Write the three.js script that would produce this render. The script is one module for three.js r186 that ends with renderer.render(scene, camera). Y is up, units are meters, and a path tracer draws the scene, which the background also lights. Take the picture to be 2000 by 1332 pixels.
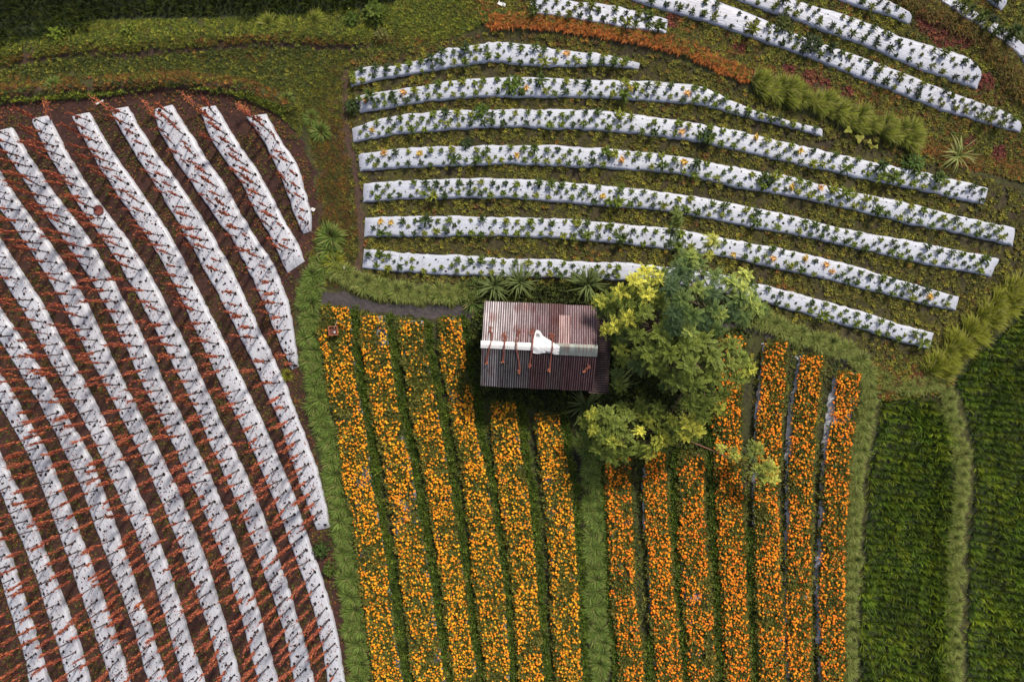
import * as THREE from 'three';
import { mergeGeometries } from 'three/addons/utils/BufferGeometryUtils.js';

// ------------------------------------------------------------ camera, sky, sun, exposure
const HC = 34;                                   // the drone's height over the fields, metres
const scene = new THREE.Scene();
const camera = new THREE.PerspectiveCamera(2 * Math.atan(16.65 / HC) * 180 / Math.PI, 1024 / 681, 0.5, 900);
camera.position.set(0, HC, 0);
camera.up.set(0, 0, -1);
camera.lookAt(0, 0, 0);
scene.add(camera);
const renderer = new THREE.WebGLRenderer({ antialias: true });
renderer.toneMapping = THREE.LinearToneMapping;
renderer.toneMappingExposure = 1.18;
renderer.shadowMap.enabled = true;
const SUN_DIR = new THREE.Vector3(0.40, 0.80, -0.70).normalize();
const sun = new THREE.DirectionalLight(new THREE.Color(1.0, 0.90, 0.74), 3.7);
sun.position.copy(SUN_DIR).multiplyScalar(120);
sun.target.position.set(0, 0, 0);
sun.castShadow = true;
sun.shadow.radius = 14;
sun.shadow.mapSize.set(4096, 4096);
Object.assign(sun.shadow.camera, { left: -40, right: 40, top: 40, bottom: -40, near: 1, far: 260 });
scene.add(sun); scene.add(sun.target);
{
  // hazy late-day sky: pale round the horizon, brighter towards the sun, cool overhead
  const W = 256, Hh = 128, d = new Float32Array(W * Hh * 4);
  for (let j = 0; j < Hh; j++) for (let i = 0; i < W; i++) {
    const el = ((j + 0.5) / Hh - 0.5) * Math.PI, az = ((i + 0.5) / W - 0.5) * 2 * Math.PI;
    const x = Math.cos(az) * Math.cos(el), z = Math.sin(az) * Math.cos(el), y = Math.sin(el);
    const c = x * SUN_DIR.x + y * SUN_DIR.y + z * SUN_DIR.z, up = Math.max(0, y);
    const g = Math.exp((c - 1) * 5.0), hz = Math.pow(1 - up, 3);
    const o = (j * W + i) * 4, k = y < 0 ? 0.6 : 1;
    d[o] = k * (0.205 + 0.11 * hz + 0.55 * g); d[o + 1] = k * (0.235 + 0.10 * hz + 0.47 * g); d[o + 2] = k * (0.31 + 0.08 * hz + 0.36 * g); d[o + 3] = 1;
  }
  const t = new THREE.DataTexture(d, W, Hh, THREE.RGBAFormat, THREE.FloatType);
  t.mapping = THREE.EquirectangularReflectionMapping; t.magFilter = THREE.LinearFilter; t.needsUpdate = true;
  scene.background = t; scene.environment = t;
}

// ------------------------------------------------------------ helpers
let seedState = 12345;
function rnd() { seedState = (seedState + 0x6d2b79f5) | 0; let t = Math.imul(seedState ^ (seedState >>> 15), 1 | seedState); t = (t + Math.imul(t ^ (t >>> 7), 61 | t)) ^ t; return ((t ^ (t >>> 14)) >>> 0) / 4294967296; }
const reseed = (n) => { seedState = n | 0; };
const rr = (a, b) => a + (b - a) * rnd();
const pick = (a) => a[Math.floor(rnd() * a.length) % a.length];
const lerp = (a, b, t) => a + (b - a) * t, clamp = (x, a, b) => Math.min(b, Math.max(a, x));
const sstep = (a, b, x) => { const t = clamp((x - a) / (b - a), 0, 1); return t * t * (3 - 2 * t); };
function hash2(x, y) { let h = Math.imul(x, 374761393) + Math.imul(y, 668265263); h = Math.imul(h ^ (h >>> 13), 1274126177); return ((h ^ (h >>> 16)) >>> 0) / 4294967296; }
function vnoise(x, y) {
  const ix = Math.floor(x), iy = Math.floor(y), fx = x - ix, fy = y - iy, u = fx * fx * (3 - 2 * fx), v = fy * fy * (3 - 2 * fy);
  return lerp(lerp(hash2(ix, iy), hash2(ix + 1, iy), u), lerp(hash2(ix, iy + 1), hash2(ix + 1, iy + 1), u), v);
}
const fbm = (x, y, o = 3) => { let s = 0, a = 0.5, n = 0; for (let i = 0; i < o; i++) { s += a * vnoise(x, y); n += a; a *= 0.5; x = x * 2.03 + 17.1; y = y * 2.03 + 9.7; } return s / n; };
// a point of the map drawing (40 units to the metre, its origin at 1000, 666) at height h
const P = (px, py, h = 0) => { const k = (HC - h) / HC / 40; return new THREE.Vector3((px - 1000) * k, h, (py - 666) * k); };
const names = new Map();
function numbered(n) { const k = names.get(n) || 0; names.set(n, k + 1); return k ? n + '_' + String(k).padStart(3, '0') : n; }
function tag(o, label, category, group, kind) {
  o.userData = {}; if (label) o.userData.label = label; if (category) o.userData.category = category;
  if (group) o.userData.group = group; if (kind) o.userData.kind = kind; return o;
}
function shadow(o) { o.castShadow = true; o.receiveShadow = true; return o; }
function top(o, name, label, category, group, kind) { o.name = numbered(name); tag(o, label, category, group, kind); scene.add(o); return o; }
function part(name, geo, mat, parent, label, kind) { const m = shadow(new THREE.Mesh(geo, mat)); m.name = name; if (label) m.userData.label = label; if (kind) m.userData.kind = kind; parent.add(m); return m; }
const col = (r, g, b) => [r, g, b];
const mix3 = (a, b, t) => [lerp(a[0], b[0], t), lerp(a[1], b[1], t), lerp(a[2], b[2], t)];
const mul3 = (a, k) => [a[0] * k, a[1] * k, a[2] * k];

class Geo {
  constructor() { this.p = []; this.c = []; this.i = []; }
  v(x, y, z, c) { this.p.push(x, y, z); this.c.push(c[0], c[1], c[2]); return this.p.length / 3 - 1; }
  tri(a, b, c) { this.i.push(a, b, c); }
  quad(a, b, c, d) { this.i.push(a, b, c, a, c, d); }
  // a ribbon leaf: from o, heading az, elevation e0 falling by droop (radians over its length)
  blade(o, az, len, w, e0, droop, segs, c0, c1, taper = 0.15, fold = 0) {
    let x = o[0], y = o[1], z = o[2]; const sx = -Math.sin(az), sz = Math.cos(az); let prev = null;
    for (let k = 0; k <= segs; k++) {
      const t = k / segs, e = e0 - droop * t, ww = w * 0.5 * (k === segs ? taper * 0.3 : Math.sin(Math.PI * (0.22 + 0.72 * t)) + taper * (1 - t));
      const c = mix3(c0, c1, t), f = fold * ww;
      const l = this.v(x + sx * ww, y + f, z + sz * ww, c), r = this.v(x - sx * ww, y + f, z - sz * ww, c);
      if (prev) this.quad(prev[0], prev[1], r, l);
      prev = [l, r];
      const s = len / segs; x += Math.cos(az) * Math.cos(e) * s; y += Math.sin(e) * s; z += Math.sin(az) * Math.cos(e) * s;
    }
    return [x, y, z];
  }
  // a flat pointed leaf of two triangles a side, in the plane of dir and side
  leaf(o, d, s, len, w, c0, c1, bend = 0) {
    const m = [o[0] + d[0] * len * 0.5, o[1] + d[1] * len * 0.5 + bend * len, o[2] + d[2] * len * 0.5], e = [o[0] + d[0] * len, o[1] + d[1] * len, o[2] + d[2] * len], cm = mix3(c0, c1, 0.6);
    const a = this.v(o[0], o[1], o[2], c0), b = this.v(m[0] + s[0] * w, m[1] + s[1] * w, m[2] + s[2] * w, cm), c = this.v(e[0], e[1], e[2], c1), q = this.v(m[0] - s[0] * w, m[1] - s[1] * w, m[2] - s[2] * w, cm);
    this.quad(a, b, c, q);
  }
  // a tapered round rod through points [x, y, z, radius]
  rod(pts, c0, c1, sides = 5) {
    let prev = null;
    pts.forEach((q, k) => {
      const a = pts[Math.max(0, k - 1)], b = pts[Math.min(pts.length - 1, k + 1)], d = new THREE.Vector3(b[0] - a[0], b[1] - a[1], b[2] - a[2]).normalize();
      const s = new THREE.Vector3(Math.abs(d.y) > 0.9 ? 1 : 0, Math.abs(d.y) > 0.9 ? 0 : 1, 0).cross(d).normalize(), u = d.clone().cross(s), c = mix3(c0, c1, k / (pts.length - 1)), ring = [];
      for (let j = 0; j < sides; j++) { const t = j / sides * 2 * Math.PI, cs = Math.cos(t) * q[3], sn = Math.sin(t) * q[3]; ring.push(this.v(q[0] + s.x * cs + u.x * sn, q[1] + s.y * cs + u.y * sn, q[2] + s.z * cs + u.z * sn, c)); }
      if (prev) for (let j = 0; j < sides; j++) this.quad(prev[j], prev[(j + 1) % sides], ring[(j + 1) % sides], ring[j]);
      prev = ring;
    });
    const l = pts[pts.length - 1], t = this.v(l[0], l[1], l[2], c1); for (let j = 0; j < sides; j++) this.tri(prev[j], prev[(j + 1) % sides], t);
  }
  build() {
    const g = new THREE.BufferGeometry();
    g.setAttribute('position', new THREE.Float32BufferAttribute(this.p, 3)); g.setAttribute('color', new THREE.Float32BufferAttribute(this.c, 3));
    g.setIndex(this.i); g.computeVertexNormals(); return g;
  }
}
const std = (o) => new THREE.MeshStandardMaterial({ side: THREE.DoubleSide, ...o });
const leafMat = (o = {}) => new THREE.MeshPhysicalMaterial({ side: THREE.DoubleSide, vertexColors: true, roughness: 0.7, transmission: 0.22, thickness: 0, specularIntensity: 0.35, ...o });
const M = {
  weed: std({ vertexColors: true, roughness: 0.85 }),
  leaf: leafMat(), grassLeaf: leafMat({ transmission: 0.15 }), treeLeaf: leafMat({ roughness: 0.6, transmission: 0.25 }),
  dry: std({ vertexColors: true, roughness: 0.9 }),
  bark: std({ color: new THREE.Color(0.13, 0.095, 0.07), roughness: 0.95 }),
  soil: std({ color: new THREE.Color(0.02, 0.014, 0.012), roughness: 1 }),
  redWood: std({ color: new THREE.Color(0.36, 0.11, 0.06), roughness: 0.85 }),
  flower: std({ roughness: 0.8 }),
};
// scattered copies of one shape
const dummy = new THREE.Object3D(), tint = new THREE.Color();
function copies(geo, mat, list) {
  const im = new THREE.InstancedMesh(geo, mat, list.length); shadow(im);
  list.forEach((q, k) => {
    dummy.position.set(q.x, q.y, q.z); dummy.rotation.set(q.rx || 0, q.ry ?? 0, q.rz || 0, 'XZY'); const s = q.s ?? 1; dummy.scale.set(s, s * (q.sy ?? 1), s); dummy.updateMatrix(); im.setMatrixAt(k, dummy.matrix);
    if (q.c) im.setColorAt(k, tint.setRGB(q.c[0], q.c[1], q.c[2]));
  });
  return im;
}

// ------------------------------------------------------------ the fields as drawn on the map
// beds of the field on the left: left edge, right edge (map units), counted from the hedge
const LB = [
  { L: [[478, 228], [507, 266], [535, 315], [556, 367], [574, 420], [591, 457]], R: [[520, 222], [546, 270], [581, 322], [595, 371], [609, 420], [607, 452]] },
  { L: [[389, 210], [413, 277], [441, 315], [473, 360], [497, 413], [521, 450], [543, 492], [560, 534]], R: [[421, 206], [455, 262], [490, 315], [521, 364], [546, 413], [560, 440], [581, 471], [595, 510]] },
  { L: [[300, 213], [301, 241], [329, 290], [357, 336], [388, 378], [416, 420], [444, 454], [469, 496], [493, 545], [518, 601], [539, 650], [556, 692], [570, 722]], R: [[337, 204], [367, 255], [402, 308], [430, 346], [451, 381], [472, 420], [500, 465], [514, 482], [539, 524], [560, 580], [572, 629], [577, 671], [584, 716]] },
  { L: [[214, 214], [241, 266], [269, 308], [297, 353], [322, 392], [346, 433], [371, 478], [399, 527], [420, 566], [441, 604], [462, 646], [483, 685], [504, 730], [525, 776], [546, 821], [560, 866], [570, 911], [588, 953], [605, 999], [616, 1036]], R: [[249, 208], [283, 266], [315, 315], [346, 353], [374, 395], [399, 433], [423, 475], [455, 527], [479, 583], [504, 636], [528, 685], [553, 734], [567, 772], [584, 825], [602, 866], [619, 911], [633, 964], [646, 1030]] },
  { L: [[139, 226], [171, 290], [199, 336], [227, 378], [252, 420], [273, 436], [297, 478], [322, 517], [343, 559], [360, 597], [381, 643], [402, 688], [423, 737], [444, 783], [465, 821], [490, 870], [507, 908], [525, 953], [546, 1002], [563, 1051], [581, 1097], [598, 1142], [612, 1191], [626, 1240], [633, 1289], [640, 1332]], R: [[174, 219], [206, 276], [238, 325], [266, 360], [290, 392], [315, 433], [343, 475], [367, 527], [392, 573], [416, 622], [437, 664], [462, 716], [483, 765], [507, 807], [532, 870], [556, 918], [577, 971], [591, 1016], [605, 1062], [623, 1111], [640, 1160], [654, 1209], [665, 1258], [675, 1332]], end: 1 },
  { L: [[60, 232], [84, 283], [108, 325], [133, 371], [154, 406], [184, 442], [213, 485], [241, 527], [262, 569], [280, 601], [304, 643], [325, 685], [346, 727], [367, 769], [388, 818], [406, 856], [434, 915], [451, 957], [469, 999], [490, 1051], [507, 1093], [528, 1146], [546, 1202], [560, 1258], [574, 1332]], R: [[94, 225], [115, 270], [143, 318], [171, 367], [203, 406], [230, 440], [259, 482], [283, 520], [311, 562], [332, 611], [353, 657], [378, 702], [399, 748], [416, 793], [434, 832], [458, 873], [483, 929], [504, 981], [525, 1034], [542, 1083], [560, 1139], [577, 1191], [591, 1240], [614, 1332]], end: 1 },
  { L: [[-14, 258], [0, 290], [31, 325], [56, 367], [77, 402], [101, 441], [140, 482], [157, 517], [182, 552], [206, 597], [231, 643], [248, 685], [266, 723], [283, 762], [308, 807], [332, 856], [360, 918], [378, 957], [395, 988], [416, 1041], [437, 1093], [458, 1156], [476, 1219], [490, 1268], [504, 1332]], R: [[22, 248], [52, 297], [80, 343], [108, 381], [133, 413], [157, 440], [185, 482], [206, 522], [229, 562], [252, 604], [276, 650], [297, 695], [318, 741], [339, 783], [360, 828], [385, 873], [406, 918], [427, 967], [448, 1016], [465, 1065], [483, 1118], [500, 1177], [518, 1237], [544, 1332]], end: 1 },
  { L: [[0, 409], [24, 433], [49, 475], [70, 506], [94, 541], [119, 583], [136, 625], [157, 664], [178, 706], [203, 744], [220, 786], [241, 821], [266, 870], [301, 943], [315, 978], [336, 1030], [353, 1069], [367, 1107], [385, 1163], [402, 1212], [420, 1261], [434, 1332]], R: [[0, 336], [21, 371], [45, 409], [70, 433], [94, 468], [119, 506], [143, 541], [164, 580], [189, 629], [210, 678], [231, 723], [252, 769], [273, 807], [304, 866], [325, 911], [350, 960], [371, 1013], [388, 1058], [409, 1107], [423, 1160], [441, 1219], [471, 1332]], start: 1, end: 1 },
  { L: [[0, 534], [21, 569], [42, 601], [63, 639], [84, 678], [105, 720], [129, 755], [147, 793], [168, 828], [189, 873], [206, 911], [227, 957], [245, 995], [266, 1041], [283, 1086], [301, 1135], [315, 1181], [329, 1226], [346, 1286], [360, 1332]], R: [[0, 464], [21, 499], [45, 538], [73, 573], [94, 611], [115, 653], [136, 699], [161, 734], [182, 779], [203, 818], [227, 870], [252, 915], [273, 964], [297, 1020], [315, 1069], [332, 1118], [350, 1167], [367, 1230], [381, 1279], [399, 1332]], start: 1, end: 1 },
  { L: [[0, 664], [21, 699], [42, 734], [66, 769], [87, 804], [105, 839], [119, 866], [136, 901], [154, 939], [171, 985], [189, 1030], [206, 1083], [224, 1128], [245, 1177], [262, 1226], [276, 1279], [290, 1332]], R: [[0, 601], [24, 636], [52, 674], [70, 706], [91, 744], [115, 786], [136, 825], [164, 866], [185, 911], [206, 967], [224, 1016], [241, 1072], [259, 1118], [276, 1174], [294, 1223], [311, 1279], [327, 1332]], start: 1, end: 1 },
  { L: [[0, 790], [21, 828], [45, 866], [66, 904], [84, 957], [101, 999], [119, 1048], [136, 1097], [154, 1146], [171, 1195], [189, 1244], [206, 1296], [217, 1332]], R: [[0, 730], [21, 758], [42, 797], [59, 832], [87, 866], [105, 918], [126, 967], [147, 1016], [164, 1065], [185, 1118], [203, 1170], [220, 1219], [238, 1272], [254, 1332]], start: 1, end: 1 },
  { L: [[0, 953], [21, 1006], [38, 1044], [56, 1090], [77, 1139], [84, 1174], [98, 1209], [115, 1265], [133, 1332]], R: [[0, 887], [21, 929], [42, 971], [66, 1016], [84, 1062], [101, 1111], [122, 1163], [140, 1209], [157, 1261], [177, 1332]], start: 1, end: 1 },
  { L: [[0, 1111], [14, 1170], [28, 1216], [42, 1254], [56, 1314], [58, 1332]], R: [[0, 1041], [21, 1086], [38, 1135], [52, 1181], [70, 1240], [87, 1296], [100, 1332]], start: 1, end: 1 },
];
// beds of the middle field: upper edge, lower edge, counted from the top
const UB = [
  { L: [[682, 147], [710, 131], [765, 130], [815, 119], [846, 109], [867, 95], [909, 91], [965, 82], [1035, 88], [1095, 98], [1168, 105], [1217, 117], [1252, 123]], R: [[685, 172], [720, 161], [783, 149], [846, 140], [895, 131], [955, 123], [1000, 126], [1053, 131], [1096, 133], [1175, 130], [1247, 135]] },
  { L: [[692, 189], [755, 177], [801, 172], [846, 165], [895, 156], [955, 152], [1035, 151], [1140, 156], [1245, 158], [1347, 166], [1384, 172], [1405, 186], [1440, 203], [1493, 224], [1545, 238], [1607, 252]], R: [[703, 221], [766, 212], [818, 203], [895, 194], [965, 191], [1070, 191], [1175, 193], [1300, 201], [1370, 207], [1416, 219], [1458, 231], [1510, 242], [1563, 256], [1608, 268]] },
  { L: [[687, 249], [738, 233], [790, 224], [860, 217], [930, 215], [1035, 214], [1140, 215], [1245, 224], [1300, 231], [1370, 242], [1440, 256], [1510, 273], [1563, 285], [1615, 296], [1685, 312], [1755, 327], [1825, 341], [1878, 354], [1931, 369]], R: [[690, 280], [755, 268], [825, 259], [895, 254], [965, 250], [1070, 252], [1175, 257], [1300, 270], [1370, 280], [1440, 296], [1510, 312], [1580, 327], [1650, 343], [1720, 357], [1790, 371], [1860, 389], [1923, 401]] },
  { L: [[699, 301], [755, 294], [825, 287], [913, 285], [1021, 283], [1105, 285], [1210, 292], [1300, 302], [1353, 310], [1405, 320], [1475, 334], [1545, 345], [1598, 359], [1650, 371], [1703, 382], [1755, 392], [1825, 411], [1895, 427], [1948, 438], [1985, 446]], R: [[703, 336], [790, 329], [895, 324], [1000, 322], [1070, 324], [1175, 329], [1300, 338], [1370, 350], [1440, 368], [1510, 378], [1580, 392], [1650, 408], [1720, 425], [1790, 441], [1860, 455], [1895, 461], [1979, 482]] },
  { L: [[710, 357], [790, 352], [860, 350], [930, 348], [1035, 350], [1140, 359], [1245, 368], [1300, 375], [1370, 385], [1440, 399], [1510, 413], [1580, 429], [1650, 446], [1720, 459], [1755, 465], [1825, 479], [1895, 494], [1954, 505]], R: [[708, 396], [790, 390], [895, 389], [965, 387], [1070, 394], [1175, 403], [1300, 413], [1370, 425], [1440, 439], [1475, 447], [1545, 459], [1615, 473], [1685, 489], [1755, 507], [1825, 521], [1895, 533], [1936, 542]] },
  { L: [[713, 424], [790, 422], [895, 422], [1000, 424], [1105, 427], [1210, 436], [1315, 446], [1405, 463], [1475, 475], [1545, 489], [1615, 505], [1685, 524], [1755, 545], [1825, 566], [1875, 578]], R: [[711, 463], [795, 463], [900, 462], [970, 462], [1075, 466], [1145, 471], [1250, 480], [1314, 491], [1405, 501], [1475, 515], [1545, 531], [1615, 547], [1685, 564], [1755, 583], [1825, 599], [1867, 608]] },
  { L: [[711, 485], [760, 491], [830, 496], [900, 499], [970, 503], [1075, 506], [1145, 510], [1250, 515], [1310, 522], [1370, 529], [1422, 538], [1475, 552], [1545, 569], [1615, 589], [1685, 608], [1755, 632], [1826, 650]], R: [[707, 524], [760, 529], [830, 536], [900, 539], [1000, 542], [1075, 544], [1215, 548], [1300, 555], [1380, 566], [1475, 587], [1545, 606], [1608, 625], [1685, 645], [1755, 667], [1815, 683]] },
];
const VB = [
  { L: [[1035, 2], [1080, 0], [1140, 5], [1210, 14], [1263, 28], [1306, 39]], R: [[1037, 28], [1105, 37], [1175, 47], [1228, 58], [1301, 68]] },
  { L: [[1330, -30], [1400, 2], [1475, 31], [1545, 63], [1590, 80], [1650, 101], [1720, 126], [1790, 154], [1860, 182], [1930, 206], [1972, 224], [1997, 242]], R: [[1180, -30], [1228, 0], [1300, 24], [1370, 42], [1440, 66], [1510, 91], [1580, 115], [1632, 136], [1685, 157], [1755, 185], [1825, 213], [1895, 234], [1965, 255], [1995, 260]] },
  { L: [[1480, -40], [1524, -12], [1580, 10], [1632, 24], [1702, 49], [1755, 70], [1825, 91], [1878, 108], [1909, 126], [1919, 146]], R: [[1370, -30], [1433, 0], [1492, 21], [1562, 45], [1615, 66], [1667, 84], [1720, 105], [1790, 136], [1842, 154], [1909, 176]] },
  { L: [[1690, -20], [1730, 0], [1765, 17], [1783, 32]], R: [[1570, -26], [1632, 0], [1685, 19], [1737, 35], [1778, 50]] },
  { L: [[1840, -16], [1874, 7], [1916, 31], [1947, 49], [1979, 73], [2040, 120]], R: [[1810, -16], [1835, 3], [1874, 31], [1916, 56], [1951, 80], [1982, 105], [2030, 165]] },
  { L: [[1900, -60], [1935, -24], [1970, 4]], R: [[1880, -50], [1915, -10], [1957, 23]] },
];
// marigold beds: left edge, right edge of what grows on them
const MB = [
  { L: [[630, 600], [625, 660], [637, 713], [641, 769], [658, 818], [664, 866], [671, 936], [688, 1006], [699, 1076], [706, 1146], [716, 1216], [727, 1286], [732, 1332]], R: [[684, 600], [690, 640], [692, 678], [700, 748], [714, 818], [720, 866], [730, 936], [741, 1006], [755, 1076], [765, 1146], [772, 1216], [783, 1286], [790, 1332]] },
  { L: [[707, 616], [707, 678], [718, 730], [725, 783], [732, 835], [743, 866], [755, 936], [765, 1006], [776, 1076], [786, 1146], [797, 1216], [804, 1286], [811, 1332]], R: [[755, 616], [763, 678], [774, 748], [784, 818], [797, 866], [814, 953], [828, 1041], [846, 1146], [860, 1251], [874, 1332]] },
  { L: [[783, 626], [784, 678], [795, 730], [802, 783], [811, 835], [818, 866], [832, 936], [846, 1023], [856, 1093], [867, 1163], [874, 1233], [881, 1286], [888, 1332]], R: [[830, 626], [837, 695], [847, 748], [861, 810], [870, 866], [884, 953], [898, 1041], [909, 1128], [919, 1216], [930, 1286], [937, 1332]] },
  { L: [[861, 622], [861, 678], [868, 730], [879, 783], [889, 853], [897, 880], [909, 953], [919, 1041], [926, 1128], [933, 1181], [944, 1251], [951, 1332]], R: [[903, 622], [910, 678], [917, 730], [928, 783], [935, 853], [944, 880], [958, 953], [972, 1041], [986, 1128], [991, 1181], [1000, 1332]] },
  { L: [[963, 786], [963, 850], [967, 880], [975, 953], [986, 1023], [996, 1093], [1003, 1163], [1010, 1251], [1017, 1332]], R: [[1012, 786], [1022, 880], [1035, 953], [1042, 1023], [1049, 1111], [1056, 1198], [1066, 1332]] },
  { L: [[1047, 808], [1050, 866], [1063, 953], [1073, 1041], [1077, 1128], [1080, 1216], [1087, 1332]], R: [[1096, 810], [1108, 880], [1119, 953], [1126, 1041], [1133, 1146], [1136, 1251], [1140, 1332]] },
  { L: [[1180, 880], [1187, 1006], [1192, 1093], [1196, 1181], [1206, 1251], [1212, 1332]], R: [[1227, 880], [1234, 1006], [1238, 1093], [1241, 1181], [1252, 1251], [1257, 1332]], strip: 0, dark: 1 },
  { L: [[1256, 884], [1257, 1006], [1266, 1093], [1269, 1198], [1276, 1251], [1280, 1332]], R: [[1297, 884], [1304, 1006], [1311, 1111], [1322, 1216], [1332, 1332]], strip: 10, stripEnd: 0.7, dark: 1 },
  { L: [[1326, 882], [1326, 971], [1328, 1076], [1335, 1181], [1345, 1286], [1347, 1332]], R: [[1375, 882], [1375, 971], [1380, 1076], [1388, 1181], [1398, 1286], [1400, 1332]], dark: 1 },
  { L: [[1405, 656], [1398, 740], [1394, 840], [1396, 894], [1401, 971], [1405, 1076], [1412, 1163], [1415, 1251], [1421, 1332]], R: [[1457, 656], [1448, 740], [1446, 840], [1446, 894], [1450, 971], [1454, 1076], [1457, 1163], [1463, 1251], [1464, 1332]], dark: 1 },
  { L: [[1496, 670], [1482, 748], [1478, 818], [1474, 899], [1471, 953], [1475, 1041], [1475, 1128], [1478, 1216], [1482, 1332]], R: [[1536, 670], [1533, 730], [1527, 818], [1524, 899], [1519, 953], [1522, 1041], [1524, 1128], [1531, 1216], [1531, 1332]], strip: 4, stripEnd: 0.5, dark: 1 },
  { L: [[1564, 695], [1555, 748], [1545, 818], [1541, 899], [1541, 953], [1538, 1041], [1536, 1128], [1534, 1216], [1538, 1332]], R: [[1607, 695], [1603, 748], [1594, 818], [1589, 899], [1585, 953], [1583, 1041], [1583, 1128], [1583, 1216], [1583, 1332]], strip: 13, stripEnd: 1, dark: 1 },
  { L: [[1634, 726], [1622, 800], [1611, 899], [1608, 953], [1603, 1041], [1597, 1128], [1599, 1216], [1603, 1332]], R: [[1679, 730], [1674, 800], [1660, 899], [1657, 953], [1653, 1041], [1650, 1128], [1650, 1216], [1650, 1332]], strip: 12, stripEnd: 1, dark: 1 },
];
const RICE = [
  [[2060, 570], [2000, 602], [1955, 658], [1912, 686], [1890, 712], [1862, 744], [1885, 790], [1899, 870], [1904, 950], [1895, 1050], [1891, 1160], [1891, 1400], [2060, 1400]],
  [[1722, 780], [1766, 775], [1820, 782], [1843, 803], [1856, 830], [1862, 866], [1858, 971], [1852, 1076], [1856, 1181], [1857, 1400], [1680, 1400], [1678, 1216], [1686, 1111], [1693, 1006], [1697, 901], [1712, 840]],
  [[-70, -80], [-70, 98], [30, 90], [80, 76], [175, 66], [184, 44], [260, 37], [400, 34], [520, 40], [640, 27], [760, 11], [850, -30], [850, -80]],
];
const HEDGE = {
  left: [[622, 510], [606, 545], [598, 580], [601, 640], [607, 700], [615, 760], [624, 820], [641, 866], [650, 935], [661, 1000], [670, 1060], [678, 1120], [684, 1190], [692, 1260], [699, 1350]],
  top: [[652, 530], [690, 545], [732, 562], [795, 573], [865, 573], [915, 570]],
  right: [[1457, 615], [1510, 629], [1552, 650], [1597, 664], [1632, 675], [1667, 687], [1692, 708], [1702, 736], [1706, 765], [1703, 800], [1696, 835], [1688, 870], [1680, 915], [1677, 970], [1673, 1040], [1669, 1110], [1665, 1180], [1663, 1260], [1663, 1350]],
  mid: [[1143, 860], [1152, 890], [1157, 960], [1161, 1041], [1164, 1130], [1169, 1220], [1173, 1350]],
  far: [[1740, 745], [1780, 755], [1820, 750], [1848, 752], [1862, 785], [1876, 830], [1886, 890], [1888, 950], [1879, 1023], [1875, 1093], [1873, 1163], [1874, 1240], [1874, 1350]],
  diag: [[2030, 548], [1991, 567], [1944, 605], [1910, 639], [1876, 673], [1850, 700], [1832, 726]],
  tall: [[1482, 158], [1527, 174], [1580, 193], [1632, 214], [1685, 235], [1737, 250], [1788, 268]],
  dry: [[955, 42], [1035, 42], [1105, 49], [1175, 58], [1245, 73], [1317, 89], [1370, 108], [1415, 130], [1460, 148]],
  brown: [[1745, -20], [1790, 6], [1825, 21], [1895, 54], [1945, 95], [1980, 150], [2030, 200]],
};
const inPoly = (poly, x, y) => { let s = false; for (let i = 0, j = poly.length - 1; i < poly.length; j = i++) { const a = poly[i], b = poly[j]; if (a[1] > y !== b[1] > y && x < (b[0] - a[0]) * (y - a[1]) / (b[1] - a[1]) + a[0]) s = !s; } return s; };
const curveOf = (pts) => new THREE.CatmullRomCurve3(pts.map((q) => new THREE.Vector3(q[0], q[1], 0)), false, 'centripetal');
const band = (pts, w) => { const c = curveOf(pts), n = 40, a = [], b = []; for (let k = 0; k <= n; k++) { const p = c.getPointAt(k / n), t = c.getTangentAt(k / n); a.push([p.x - t.y * w, p.y + t.x * w]); b.unshift([p.x + t.y * w, p.y - t.x * w]); } return a.concat(b); };

// rasters of the map: what lies where (2 units a cell), and the lie of the land (5 units a cell)
const RX = -200, RY = -140, RW = 1200, RH = 806;
const region = new Uint8Array(RW * RH), covered = new Uint8Array(RW * RH);
function paint(r, poly, value) {
  let x0 = 1e9, x1 = -1e9, y0 = 1e9, y1 = -1e9; for (const q of poly) { x0 = Math.min(x0, q[0]); x1 = Math.max(x1, q[0]); y0 = Math.min(y0, q[1]); y1 = Math.max(y1, q[1]); }
  for (let j = Math.max(0, Math.floor((y0 - RY) / 2)); j <= Math.min(RH - 1, (y1 - RY) / 2); j++) for (let i = Math.max(0, Math.floor((x0 - RX) / 2)); i <= Math.min(RW - 1, (x1 - RX) / 2); i++) if (inPoly(poly, RX + i * 2, RY + j * 2)) r[j * RW + i] = value;
}
const at = (r, px, py) => r[clamp(Math.round((py - RY) / 2), 0, RH - 1) * RW + clamp(Math.round((px - RX) / 2), 0, RW - 1)];
const REG = { grass: 0, leftSoil: 1, middle: 2, upper: 3, mari: 4, rice: 5, path: 6, mud: 7, yard: 8, column: 9, ditch: 10 };
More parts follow.
